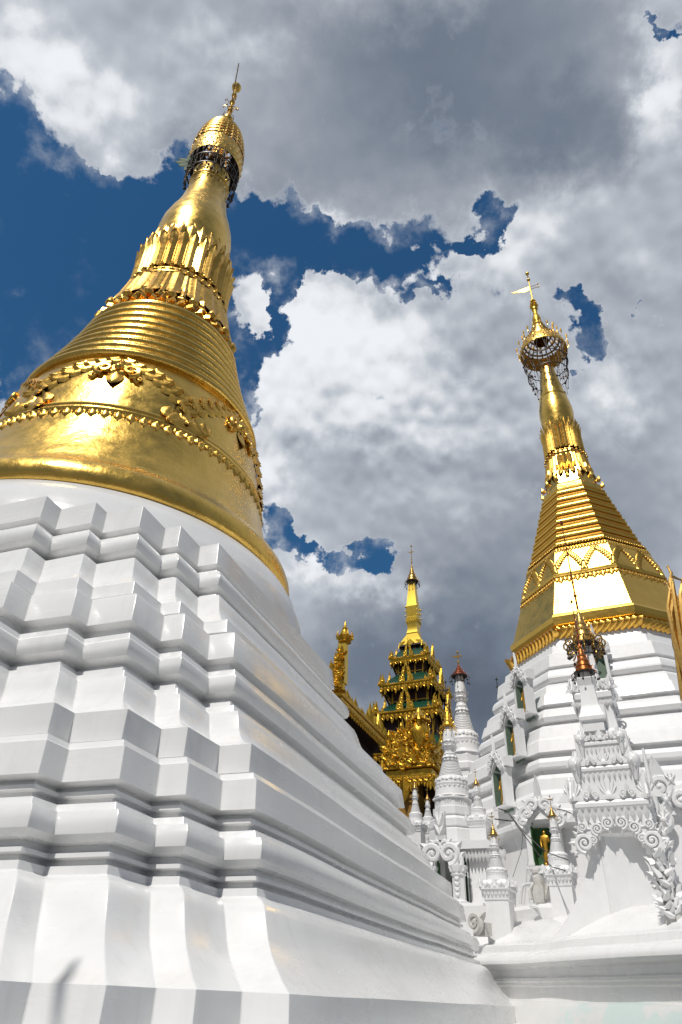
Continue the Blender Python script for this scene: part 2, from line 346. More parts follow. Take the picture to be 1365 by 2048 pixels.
T3=[(.25,.2845),(.362,.281),(.366,.272),(.3745,.268),(.381,.2235),(.363,.2195),(.3635,.2145),(.371,.213),(.371,.207),(.362,.205),(.363,.197),(.388,.193),(.3915,.1835),(.4075,.1795),(.4115,.171),(.413,.162),(.412,.152),(.406,.1445),(.394,.142),(.395,.1345),(.404,.1325),(.4045,.1275),(.394,.126),(.396,.119),(.409,.1176),(.411,.108),(.424,.1025),(.433,.0945),(.4385,.085),(.443,.075),(.452,.057),(.463,.041),(.477,.0275),(.494,.013),(.509,.003),(.512,-.026),(.512,-.0375),(.56,-.040),(.60,-.055),(.60,-.32)]
for T in (T1,T2,T3):
    mb=MB(); rings=[]
    for (o0,z0),(o1,z1) in zip(T,T[1:]):
        k=max(1,int(math.hypot(o1-o0,z1-z0)*U/.16)) if T is not T3 or z0>-.04 else 1
        for j in range(k): t=j/k; rings.append(redent(o0+(o1-o0)*t,z0+(z1-z0)*t))
    rings.append(redent(*T[-1])); mb.loft(rings); mb.build('terrace',WHITE,LS,ang=28)
# each round piece: profiles in plan units
def S(p): return [(r*U,Z(z)) for r,z in p]
mb=MB(); mb.lathe(S([(.66,1.20),(.682,1.178),(.712,1.145),(.735,1.105),(.750,1.06),(.753,1.052),(.760,.99),(.762,.96)]),128); mb.build('bell_base',WHITEB,LS)
BW=[(.30,1.17),(.672,1.174),(.686,1.180),(.695,1.192),(.699,1.210),(.697,1.230),(.690,1.250),(.678,1.270),(.662,1.286),(.651,1.292),(.641,1.300),(.632,1.312),(.6235,1.335),(.611,1.37),(.589,1.42),(.574,1.48),(.560,1.54),(.549,1.585)]
TOR=[(.549,1.585),(.5525,1.588),(.5545,1.594),(.553,1.600),(.547,1.604),(.5505,1.607),(.5525,1.613),(.550,1.620),(.544,1.624)]
BU=[(.544,1.624),(.538,1.66),(.530,1.71),(.520,1.77),(.509,1.82),(.496,1.865),(.484,1.905),(.474,1.93)]
mb=MB(); mb.lathe(S(BW),160,cap=False); bell=mb.build('gold_bell',GOLD,LS)
mb=MB(); mb.lathe(S(TOR),160,cap=False); mb.build('bell_moulding',GOLD,LS)
mb=MB(); mb.lathe(S(BU),160,cap=False); mb.build('bell_shoulder',GOLD,LS)
SUR=Round(S(BW+TOR[1:]+BU[1:]))
# hanging teeth under the moulding
NT=82; mb=MB(); tv,tf=leaf_t(.040*U,.040*U,.009*U,0,5,4)
for i in range(NT):
    f=SUR.fr(2*PI*i/NT,Z(1.580),.001*U,PI); mb.put(tv,tf,f)
    f=SUR.fr(2*PI*(i+.5)/NT,Z(1.582),.0,PI); mb.put([(x*.6,y*.62,z*.9) for x,y,z in tv],tf,f)
mb.build('tooth_frieze',GOLD2,LS,ang=60)
# garland of leaf arches round the shoulder, six bays, a medallion in each
HD=lambda hd: PI/2-R_(hd)+TH       # heading -> local angle
NB=6; mb=MB(); lv,lf=leaf_t(.054*U,.042*U,.013*U,.013*U,6,4)
def archz(t):                      # t 0..1 from cusp to apex
    return 1.645+(1.900-1.645)*(1-(1-t)**2.2)
for k in range(NB):
    hd0=174+60*k
    for sd_ in (-1,1):
        n=9
        def AC(t): return hd0+sd_*30*(1-t**.9), 1.640+.240*(max(t,0)**.62)
        for i in range(n):
            t=i/(n-1); hh_,z=AC(t); h2,z2=AC(t-.05 if t>.05 else t+.05); sg=1 if t>.05 else -1
            a1=HD(hh_); a2=HD(h2); r=prof_interp(SUR.p,Z(z))[0]
            dx=(a2-a1)*r*sg; dy=(z2-z)*U*sg; dl=math.hypot(dx,dy); dx/=dl; dy/=dl        # towards the cusp
            nx_,ny_=-dy,dx
            if ny_<0: nx_,ny_=-nx_,-ny_                                                 # away from the opening
            phi=math.atan2(dy,dx)
            wide=(1-t)**.8
            for row in range(3):
                if row==2 and t>.72: continue
                off_=(.006+row*.034*(.5+.5*wide))*U; turn=(.45,.12,-.1)[row]*(1 if nx_*dy-ny_*dx>0 else -1)
                ang=a1+nx_*off_/r; zz2=Z(z)+ny_*off_
                if zz2>Z(1.925): continue
                f=SUR.fr(ang,zz2,(.003+.002*row)*U,phi-PI/2-turn); s2=(1.25,1.2,1.05)[row]*(.8+.3*wide)
                mb.put([(x*s2,y*s2,w*.72) for x,y,w in lv],lf,f)
    # cusp leaf pair
    hc=hd0+30
    mb.put([(x*1.2,y*1.25,w*.6) for x,y,w in lv],lf,SUR.fr(HD(hc),Z(1.69),.006*U,PI))
    for sd_ in (-1,1):
        f=SUR.fr(HD(hc+sd_*1.2),Z(1.685),.004*U,PI+.15*sd_); mb.put([(x*1.0,y*1.2,w*.6) for x,y,w in lv],lf,f)
    md=MB()
    f=SUR.fr(HD(hd0),Z(1.795),.004*U,PI); 
    md.put([(x*1.5,y*1.35,w*.55) for x,y,w in lv],lf,f)
    for sd_ in (-1,1):
        f=SUR.fr(HD(hd0+sd_*5.2),Z(1.812),.0); scroll(md,f,.066*U,1.5,-sd_,24,.17)
        f=SUR.fr(HD(hd0+sd_*9.2),Z(1.775),.0); scroll(md,f,.036*U,1.3,sd_,18,.2)
        f=SUR.fr(HD(hd0+sd_*3),Z(1.83),.004*U,sd_*1.9); md.put([(x*.8,y*1.1,w*.6) for x,y,w in lv],lf,f)
        f=SUR.fr(HD(hd0+sd_*4),Z(1.812),.004*U,sd_*-1.9+0); md.put([(x*.7,y*1.0,w*.6) for x,y,w in lv],lf,f)
    f=SUR.fr(HD(hd0),Z(1.83),.004*U,0); md.put([(x*.8,y*.9,w*.7) for x,y,w in lv],lf,f)
    md.ball(f.translation+f.to_3x3().col[2]*.02,.016*U,8)
    md.build('medallion',GOLD2,LS,ang=60)
mb.build('leaf_garland',GOLD2,LS,ang=60)
# nine ring mouldings
rp=[]; NR=9; z0,z1=1.925,2.452
for i in range(NR):
    t0=i/NR; za=z0+(z1-z0)*t0; zb=z0+(z1-z0)*(i+1)/NR
    ra=.486+(.330-.486)*t0-.012*math.sin(PI*t0); rb=.486+(.330-.486)*(i+1)/NR-.012*math.sin(PI*(i+1)/NR)
    w=zb-za
    rp+=[(ra-.016,za),(ra-.002,za+.03*w),(ra+.009,za+.13*w),(ra+.013,za+.28*w),(ra+.011,za+.44*w),(ra+.002,za+.58*w),(ra-.010,za+.64*w),(ra-.010,za+.68*w),(ra-.003,za+.74*w),(ra-.003,za+.84*w),(rb-.012,za+.90*w)]
mb=MB(); mb.lathe(S(rp),128,cap=False); mb.build('ring_moulding',GOLD,LS,ang=50)
# cube row, turned-down lotus, bead row, turned-up lotus
LOT=[(.322,2.45),(.316,2.49),(.302,2.51),(.292,2.56),(.276,2.64),(.262,2.71),(.252,2.755),(.250,2.775),(.250,2.80),(.244,2.815),(.236,2.83),(.230,2.88),(.226,2.95),(.226,3.02),(.224,3.10),(.222,3.17),(.215,3.19),(.19,3.20)]
mb=MB(); mb.lathe(S(LOT),96,cap=False); mb.build('lotus_core',GOLD,LS)
LR=Round(S(LOT)); LR2=Round(S([(.2335,2.80),(.2335,3.40)])); mb=MB()
for i in range(48):
    f=LR.fr(2*PI*i/48,Z(2.478),.006*U,0); mb.box((0,0,0),(.022*U,.024*U,.03*U),f@Matrix.Rotation(PI/4,4,'Y'))
mb.build('dentil_row',GOLD2,LS,ang=20)
def petal(mb,f,Lg,W,T,out,n=8,m_=6,keel=.35):
    vs_=[];fs=[]
    for j in range(n+1):
        t=j/n; w=W*(1.0 if t<.82 else max(0,math.cos((t-.82)/.18*PI/2))**.5+.02)
        for i in range(m_+1):
            s_=i/m_*2-1
            vs_.append((s_*w/2,t*Lg,T*(1-s_*s_)*(1 if t<.8 else 1-1.6*(t-.8)/.2)+out*max(0,(t-.60)/.40)**2.0+T*keel*(1 if abs(s_)<.05 else 0)))
    for j in range(n):
        for i in range(m_):
            a=j*(m_+1)+i; fs.append((a,a+1,a+m_+2,a+m_+1))
    k=len(vs_); vs_+= [(x,y,z-.012*W-.0008) for x,y,z in vs_]; fs+=[tuple(q+k for q in ff[::-1]) for ff in fs]
    mb.put(vs_,fs,f)
NP=30; mb=MB()
for i in range(NP):
    f=LR2.fr(2*PI*i/NP,Z(2.84),.001*U); petal(mb,f,.275*U,.047*U,.012*U,.030*U,12,6)
    f=LR2.fr(2*PI*(i+.5)/NP,Z(2.86),-.006*U); petal(mb,f,.365*U,.045*U,.010*U,.006*U,12,6)
    f=LR.fr(2*PI*(i+.5)/NP,Z(2.852),.004*U); mb.lathe([(.0001,.008*U),(.005*U,.010*U),(.008*U,.005*U),(.012*U,.009*U),(.017*U,.002*U),(.018*U,-.006*U)],14,M4=f,cap=False)
mb.build('upright_petals',GOLD2,LS,ang=45)
mb=MB()
for i in range(40):
    a=2*PI*i/40; r=.250*U; mb.ball((r*math.cos(a),r*math.sin(a),Z(2.792)),.0135*U,10,.85)
mb.lathe(S([(.248,2.768),(.259,2.771),(.259,2.777),(.248,2.780)]),80,cap=False); mb.lathe(S([(.240,2.808),(.247,2.811),(.246,2.818),(.236,2.822)]),80,cap=False)
mb.build('bead_row',GOLD2,LS,ang=50)
mb=MB()
for i in range(20):
    f=LR.fr(2*PI*i/20,Z(2.755),.004*U,PI); petal(mb,f,.225*U,.066*U,.011*U,.020*U,8,8)
    f=LR.fr(2*PI*(i+.5)/20,Z(2.755),.001*U,PI); petal(mb,f,.17*U,.05*U,.009*U,.012*U)
    f=LR.fr(2*PI*(i+.5)/20,Z(2.59),.006*U,PI); petal(mb,f,.05*U,.032*U,.012*U,.016*U)
    # upturned hook tips along the lower rim
    f=LR.fr(2*PI*i/20,Z(2.520),.012*U); mb.tube([f@Vector((0,-.012*U,0)),f@Vector((0,.0,.010*U)),f@Vector((0,.018*U,.016*U)),f@Vector((0,.040*U,.020*U))],[.020*U,.025*U,.015*U,.001*U],8)
    f=LR.fr(2*PI*(i+.5)/20,Z(2.515),.010*U); mb.tube([f@Vector((-.02*U,.006*U,0)),f@Vector((0,-.006*U,.006*U)),f@Vector((.02*U,.006*U,0))],[.008*U,.014*U,.008*U],8)
mb.build('hanging_petals',GOLD2,LS,ang=45)
# banana bud
BUD=[(.195,3.10),(.200,3.24),(.204,3.34),(.203,3.40),(.195,3.47),(.174,3.56),(.154,3.63),(.138,3.70),(.126,3.78),(.117,3.86),(.112,3.945)]
mb=MB(); mb.lathe(S(BUD),96,cap=False); mb.build('banana_bud',GOLD,LS)
mb=MB(); mb.lathe(S([(.110,3.94),(.118,3.948),(.118,3.958),(.106,3.966),(.108,4.04),(.112,4.05),(.112,4.06),(.10,4.07),(.06,4.10),(.05,4.30),(.03,4.60),(.02,4.75)]),64,cap=False)
for i in range(10):
    a=2*PI*i/10; mb.ball((.113*U*math.cos(a),.113*U*math.sin(a),Z(3.975)),.010*U,8)
mb.build('neck_band',GOLD,LS)
# umbrella crown
def umbrella(P,prof_band,prof_top,rod,net,mats,ribs=26,bells=True,rings=5,seed=1,flames=0,cols=30,k=U,zf=Z,scale=1.):
    """prof_band: list (r,z) solid band; prof_top: (r,z) pierced dome; rod: (z0,z1,r); net:(r0,z0,r1,z1)"""
    rnd=random.Random(seed); um=MB(); Sx=lambda p:[(r*k,zf(z)) for r,z in p]
    um.lathe(Sx(prof_band),48,cap=False)
    ui=MB(); ui.lathe(Sx([(r-.005*scale,z+.003) for r,z in prof_band]+[(prof_band[-1][0]*.5,prof_band[-1][1]+.02)]),48,cap=False); (ui.build('crown_lining',mats[1],P) if bells else None)
    rr=Round(Sx(prof_band+prof_top[1:]))
    zb0,zb1=prof_band[0][1],prof_band[-1][1]
    nb=28
    for q in range(3):
        for i in range(nb):
            f=rr.fr(2*PI*(i+.5*q)/nb,zf(zb0+(zb1-zb0)*(.2+.3*q)),0); um.ball(f.translation,.0058*k*scale,6)
    band=um.build('crown_band',GOLDO,P)
    dm=MB(); n=len(prof_top)
    for i in range(ribs):
        a=2*PI*i/ribs; dm.tube([(r*k*math.cos(a),r*k*math.sin(a),zf(z)) for r,z in prof_top],[.0062*k*scale*max(.35,r/prof_top[0][0]) for r,z in prof_top],5)
    for j in range(rings):
        t=(j+.5)/rings; z=prof_top[0][1]+(prof_top[-1][1]-prof_top[0][1])*t*.8; r=prof_interp(prof_top,z)[0]
        dm.lathe(Sx([(r-.004*scale,z-.003*scale),(r+.006*scale,z-.009*scale),(r+.006*scale,z+.009*scale),(r-.004*scale,z+.003*scale)]),40,cap=False)
        for i in range(ribs):
            a=2*PI*(i+.5)/ribs; dm.ball((r*k*math.cos(a),r*k*math.sin(a),zf(z)),.0085*k*scale*max(.3,r/prof_top[0][0]),6)
    dm.build('crown_dome',mats[0],P,ang=50)
    if net:
        r0,z0,r1,z1=net; nb_=MB()
        for i in range(cols):
            a=2*PI*i/cols; zend=z1+(z0-z1)*rnd.random()*.35; m_=4
            pts=[]
            for j in range(m_+1):
                t=j/m_; r=r0+(r1-r0)*t; aa=a+(.5 if j%2 else 0)*2*PI/cols*(1 if i%2 else -1)
                pts.append((r*k*math.cos(aa),r*k*math.sin(aa),zf(z0+(zend-z0)*t)))
            nb_.tube(pts,.0018*k*scale,4)
            for p in pts[1:]:
                if rnd.random()<.85: nb_.ball(p,.0072*k*scale*(.6+.7*rnd.random()),6,1.2)
        for t in (.3,.62):
            r=r0+(r1-r0)*t; nb_.lathe(Sx([(r-.003*scale,z0+(z1-z0)*t),(r+.003*scale,z0+(z1-z0)*t-.003*scale),(r+.003*scale,z0+(z1-z0)*t+.004*scale),(r-.003*scale,z0+(z1-z0)*t)]),36,cap=False)
        nb_.build('bell_net',mats[1],P)
    return band
HT=thing('crown','',''); del HT['label']; del HT['category']; HT.parent=LS
umbrella(HT,[(.158,4.165),(.163,4.19),(.165,4.24),(.163,4.29),(.160,4.325)],[(.160,4.325),(.157,4.38),(.151,4.44),(.140,4.51),(.122,4.58),(.096,4.64),(.066,4.69),(.04,4.71)],None,(.158,4.175,.146,3.87),(GOLD2,IRON),ribs=24,rings=7,seed=3,cols=46)
mb=MB(); mb.lathe(S([(.04,4.66),(.042,4.71),(.034,4.76),(.028,4.80),(.034,4.81),(.036,4.83),(.022,4.86),(.012,4.90),(.009,4.93),(.008,5.20)]),20,cap=False)
for z,r in ((4.955,.020),(5.00,.016),(5.08,.020),(5.185,.020)): mb.ball((0,0,Z(z)),r*U,10)
mb.build('spire_rod',GOLD2,HT)
mb=MB(); mb.ball((0,0,Z(5.31)),.034*U,16,1.15); mb.lathe(S([(.012,5.20),(.010,5.28)]),10); mb.build('diamond_orb',GOLD,HT)
mb=MB()
for i in range(12):
    a=2*PI*i/12; r=.045*U; z=Z(4.95+.05*(i%3))
    mb.tube([(0,0,z-.1),(r*.6*math.cos(a),r*.6*math.sin(a),z),(r*math.cos(a),r*math.sin(a),z+.12),(r*1.1*math.cos(a),r*1.1*math.sin(a),z-.02)],.012,4); mb.ball((r*1.1*math.cos(a),r*1.1*math.sin(a),z-.05),.028,6)
mb.build('finial_sprays',BRASS,HT)
# pennant vane, seen almost end-on
va=HD(166); mb=MB(); tx=Vector((math.cos(va),math.sin(va),0)); 
pts=[(0,-.015),(.05,-.02),(.12,.0),(.20,.055),(.30,.17),(.19,.095),(.12,.045),(.05,.02),(0,.02)]
M4=frame(Vector((0,0,Z(5.10))),tx,Vector((0,0,1)),tx.cross(Vector((0,0,1))))
mb.extrude([(x*U*.62,y*U*.9) for x,y in pts],.03,M4)
for q in (.13,.17): mb.tube([M4@Vector((q*U*.6,.045*U,.015)),M4@Vector((q*U*.6+.02,.10*U,.015))],[.03,.004],5)
mb.build('pennant_vane',BRASS,HT)
# leafy sprig caught on the crown
sp=thing('leafy_sprig','green leafy sprig sprouting from the hanging bells left of the great stupa crown','plant',at(385,322,.99*2.395)); q0=sp.location.copy()
mb=MB(); lf_v,lf_f=leaf_t(.34,.24,.015,.02,6,4)
for i,(dx,dz,rl) in enumerate(((-.0,.05,.6),(-.12,.0,1.3),(-.1,-.16,2.2),(-.02,-.28,2.8),(.04,.10,.2),(-.18,-.08,1.7))):
    d=Vector((-.9,-.1,0)); f=frame(Vector((dx,0,dz)),Vector((1,0,0)),Vector((0,0,1)),Vector((0,-1,0)))@Matrix.Rotation(rl,4,'Z'); mb.put(lf_v,lf_f,f)
mb.build('leaves',LEAF,sp); mb=MB(); mb.tube([(.3,.1,-.1),(.1,0,-.05),(-.1,0,-.02),(-.15,0,-.15)],.012,5); mb.tube([(.1,0,-.05),(0,0,.08)],.01,5); mb.build('stem',LEAF,sp)
# ================================================================ the eight-sided stupa at the right
RS_AZ=R_(23.2); RSX,RSY=math.sin(RS_AZ)*4,math.cos(RS_AZ)*4; RSZ=-R_(25.7)
RS=thing('octagonal_stupa','tall eight-sided stupa at the right, flat gold faces above white stepped terraces','stupa',(RSX*U,RSY*U,0),RSZ)
P8=PI/8
def oct_(prof,name,material,ang=17,sub=1):
    mb=MB(); rings=[]
    for r,z in prof:
        ring=[]
        for k in range(8):
            a0=P8+k*PI/4; a1=a0+PI/4
            p0=Vector((math.cos(a0),math.sin(a0),0))*r; p1=Vector((math.cos(a1),math.sin(a1),0))*r
            for j in range(8): 
                q=p0.lerp(p1,j/8); 
                if j==0: q*=.996
                ring.append(jit((q.x*U,q.y*U,Z(z)),.01,.8))
        rings.append(ring)
    mb.loft(rings); return mb.build(name,material,RS,ang=ang)
W1=[(.50,1.612),(.538,1.609),(.556,1.548),(.596,1.541),(.604,1.50),(.632,1.488),(.645,1.478),(.657,1.409),(.628,1.404),(.628,1.390),(.666,1.386),(.679,1.374),(.688,1.354),(.690,1.336),(.683,1.322),(.652,1.318),(.654,1.307),(.700,1.300)]
W2=[(.60,1.304),(.700,1.300),(.722,1.280),(.731,1.243),(.744,1.238),(.764,1.182),(.732,1.178),(.732,1.162),(.766,1.158),(.781,1.138),(.787,1.115),(.780,1.098),(.746,1.094),(.748,1.083),(.80,1.070)]
W3=[(.70,1.075),(.80,1.070),(.820,1.060),(.831,1.050),(.842,1.004),(.852,.990),(.864,.936),(.830,.932),(.830,.914),(.863,.909),(.875,.888),(.875,.868),(.840,.860),(.842,.843),(.882,.832),(.898,.812),(.905,.765)]
W4=[(.80,.768),(.905,.765),(.922,.745),(.932,.68),(.945,.672),(.945,.64),(.915,.632),(.915,.10)]
for w in (W1,W2,W3,W4): oct_(w,'terrace',WHITE2)
G0=[(.46,1.612),(.525,1.612),(.541,1.622),(.548,1.640),(.541,1.658),(.522,1.668),(.520,1.680),(.536,1.684),(.545,1.70),(.548,1.728),(.541,1.742),(.528,1.752)]
G1=[(.528,1.752),(.515,1.79),(.496,1.85),(.474,1.92),(.455,1.985),(.446,2.012)]
GT=[(.446,2.012),(.453,2.016),(.453,2.026),(.444,2.03),(.446,2.034),(.446,2.042),(.438,2.046)]
G2=[(.438,2.046),(.425,2.10),(.410,2.16),(.394,2.21),(.385,2.235),(.372,2.25)]
oct_(G0,'bell_lip',GOLDF); oct_(G1,'gold_bell',GOLDF); oct_(GT,'bell_moulding',GOLDF); oct_(G2,'bell_shoulder',GOLDF)
ca=math.cos(P8); O8=Poly8([(r*ca*U,Z(z)) for r,z in G0+G1[1:]+GT[1:]+G2[1:]],-PI/2)
mb=MB(); lv2,lf2=leaf_t(.074*U,.066*U,.022*U,.002*U,6,5)
for k in range(8):
    for i in range(13):
        f=O8.fr(k,-1+(i+.5)*2/13,Z(1.615),.004*U,-.75); mb.put(lv2,lf2,f)
        f=O8.fr(k,-1+(i+.5)*2/13,Z(1.655),.000*U,-2.3); mb.put([(x*.7,y*.7,z) for x,y,z in lv2],lf2,f)
mb.build('leaf_cornice',GOLD2,RS,ang=60)
mb=MB(); tv,tf=leaf_t(.034*U,.036*U,.006*U,0,4,4); l3,lf3=leaf_t(.030*U,.026*U,.006*U,.002*U,5,4)
for k in range(8):
    for i in range(15):
        u_=-1+(i+.5)*2/15; f=O8.fr(k,u_,Z(2.006),.001*U,PI); mb.put([(x,y*(1.25 if i%2 else .8),z) for x,y,z in tv],tf,f)
        scroll(mb,O8.fr(k,u_,Z(1.993),.0),.022*U,1.1,1,9,.16)
mb.build('tooth_frieze',GOLD2,RS,ang=60); mb=MB()
for k in range(8):
    for i in range(17):
        u_=-1+(i+.5)*2/17; f=O8.fr(k,u_,Z(2.235),.001*U,PI); mb.put([(x*.8,y*.9,z) for x,y,z in tv],tf,f)
        f=O8.fr(k,u_,Z(2.262),.003*U,0); mb.ball(f.translation,.008*U,6)
mb.build('collar_frieze',GOLD2,RS,ang=60)
mb=MB()
for k in range(8):
    for bay in (-1,1):
        for sd_ in (-1,1):
            n=11
            for i in range(n):
                t=i/(n-1); u_=bay*.5+sd_*.48*(1-t**1.1)*(1 if True else 0); z=2.065+.140*(t**.62)
                for row in (0,1):
                    if row and t>.8: continue
                    f=O8.fr(k,max(-.98,min(.98,u_)),Z(z)+row*.022*U*(1-t*.4),.002*U,PI-sd_*(.5+.9*t)+row*sd_*.4); mb.put([(x*(1.1-.3*t),y*(1.1-.3*t),z2) for x,y,z2 in l3],lf3,f)
        f=O8.fr(k,bay*.5,Z(2.212),.002*U,PI); mb.put(l3,lf3,f)
mb.build('leaf_garland',GOLD2,RS,ang=60)
rp=[];NR=8;z0,z1=2.265,2.80
for i in range(NR):
    za=z0+(z1-z0)*i/NR; zb=z0+(z1-z0)*(i+1)/NR; ra=.366+(.206-.366)*i/NR; rb=.366+(.206-.366)*(i+1)/NR; w=zb-za
    rp+=[(ra-.012,za),(ra+.002,za+.03*w),(ra+.004,za+.22*w),(ra-.006,za+.26*w),(ra-.008,za+.48*w),(ra-.004,za+.50*w),(ra-.003,za+.62*w),(ra-.014,za+.66*w),(rb-.006,za+.97*w)]
oct_(rp,'ring_moulding',GOLDF,ang=16)
LT=[(.200,2.80),(.198,2.835),(.176,2.86),(.165,2.93),(.150,3.02),(.138,3.10),(.134,3.13),(.139,3.15),(.134,3.17),(.130,3.18),(.124,3.23),(.120,3.30),(.120,3.37),(.119,3.41),(.095,3.43)]
mb=MB(); mb.lathe(S(LT),8,ph=P8,cap=False); mb.build('lotus_core',GOLD,RS,ang=20)
Q=Round(S([(r*.96,z) for r,z in LT])); Q2=Round(S([(.127,3.15),(.116,3.60)])); mb=MB()
for i in range(24):
    f=Q2.fr(2*PI*i/24,Z(3.185),.004*U); petal(mb,f,.245*U,.029*U,.008*U,.026*U,8,4)
    f=Q2.fr(2*PI*(i+.5)/24,Z(3.20),.0); petal(mb,f,.275*U,.027*U,.007*U,.018*U,8,4)
for i in range(28):
    a=2*PI*i/28; r=.143*U; mb.ball((r*math.cos(a),r*math.sin(a),Z(3.150)),.0095*U,8)
mb.build('upright_petals',GOLD2,RS,ang=45)
mb=MB()
for i in range(24):
    f=Q.fr(2*PI*i/24,Z(3.12),.002*U,PI); petal(mb,f,.20*U,.036*U,.010*U,.022*U,6,4)
    f=Q.fr(2*PI*(i+.5)/24,Z(3.03),.004*U,PI); petal(mb,f,.05*U,.02*U,.010*U,.010*U,4,4)
for i in range(16):
    f=Q.fr(2*PI*i/16,Z(2.875),.020*U); mb.tube([f@Vector((0,-.012*U,0)),f@Vector((0,0,.012*U)),f@Vector((0,.016*U,.018*U)),f@Vector((0,.034*U,.020*U))],[.014*U,.016*U,.008*U,.001*U],7)
mb.build('hanging_petals',GOLD2,RS,ang=45)
mb=MB(); mb.lathe(S([(.102,3.36),(.106,3.42),(.112,3.48),(.118,3.53),(.122,3.59),(.120,3.64),(.112,3.70),(.100,3.75),(.103,3.756),(.103,3.764),(.095,3.77),(.088,3.83),(.076,3.92),(.064,4.01),(.054,4.09),(.048,4.13)]),64,cap=False); mb.build('banana_bud',GOLD,RS)
HT=bpy.data.objects.new('crown',None); col.objects.link(HT); HT.parent=RS
umbrella(HT,[(.182,4.27),(.186,4.275),(.187,4.285),(.178,4.32),(.166,4.355),(.150,4.39)],[(.150,4.39),(.118,4.44),(.088,4.49),(.065,4.54),(.050,4.59),(.040,4.64)],None,(.182,4.27,.135,3.86),(BRASS,IRON),ribs=22,rings=5,seed=5,bells=False)
mb=MB(); mb.lathe(S([(.060,4.42),(.050,4.55),(.040,4.60),(.046,4.61),(.046,4.635),(.030,4.65),(.036,4.70),(.030,4.74),(.020,4.76),(.018,4.82),(.026,4.83),(.026,4.85),(.010,4.86),(.005,5.0),(.004,5.22)]),16,cap=False)
for k in range(3):
    for i in range(9):
        a=2*PI*i/9+k; r0,r1,z=.012*U,(.040-.008*k)*U,Z(4.87+.035*k); mb.tube([(r0*math.cos(a),r0*math.sin(a),z),(r1*.8*math.cos(a),r1*.8*math.sin(a),z+.05),(r1*math.cos(a),r1*math.sin(a),z+.03)],[.05,.04,.003],5)
mb.build('spire_rod',GOLD3,HT)
mb=MB(); mb.ball((0,0,Z(5.335)),.017*U,14,1.2); mb.lathe(S([(.004,5.24),(.006,5.32)]),8,cap=False); mb.ball((0,0,Z(5.245)),.016*U,12,.8); mb.build('diamond_orb',GOLD,HT)
va=-25.7; M4=frame(Vector((0,0,Z(5.125))),Vector((-1,0,0)),Vector((0,0,1)),Vector((0,1,0)))
mb=MB(); mb.extrude([(x*U,y*U) for x,y in [(0,-.02),(.04,-.024),(.09,-.012),(.165,.022),(.11,.018),(.05,.026),(0,.026)]],.03,M4)
mb.tube([M4@Vector((0,.02*U,0)),M4@Vector((-.07*U,.02*U,0)),M4@Vector((-.07*U,-.012*U,0)),M4@Vector((0,-.012*U,0))],.014,5)
for q in (.026,-.016): mb.ball(M4@Vector((-.07*U,q*U,0)),.035,6)
mb.build('pennant_vane',GOLD3,HT)
for i in range(16):                       # candle-like finials round the umbrella brim
    a=2*PI*(i+.5)/16
    for (r,z) in ((.180,4.30),(.122,4.44)):
        mb=MB(); x,y=r*U*math.cos(a),r*U*math.sin(a); x2,y2=(r+.02)*U*math.cos(a),(r+.02)*U*math.sin(a); z=Z(z)
        mb.tube([(x,y,z),(x2,y2,z+.12),(x2,y2,z+.28)],[.012,.011,.010],4); mb.tube([(x2,y2,z+.20),(x2,y2,z+.36),(x2,y2,z+.46)],[.022,.04,.01],6); mb.build('brim_finial',GOLD2,HT)
mb=MB()
for i in range(8):
    a=2*PI*i/8+.2; mb.tube([(.175*U*math.cos(a),.175*U*math.sin(a),Z(4.28)),(.108*U*math.cos(a),.108*U*math.sin(a),Z(3.80))],.012,4)
for i in range(3):
    a=2*PI*i/3+.6; mb.tube([(.17*U*math.cos(a),.17*U*math.sin(a),Z(4.33)),(.03*U*math.cos(a),.03*U*math.sin(a),Z(4.88))],.005,4)
mb.build('stay_rods',IRON,HT)
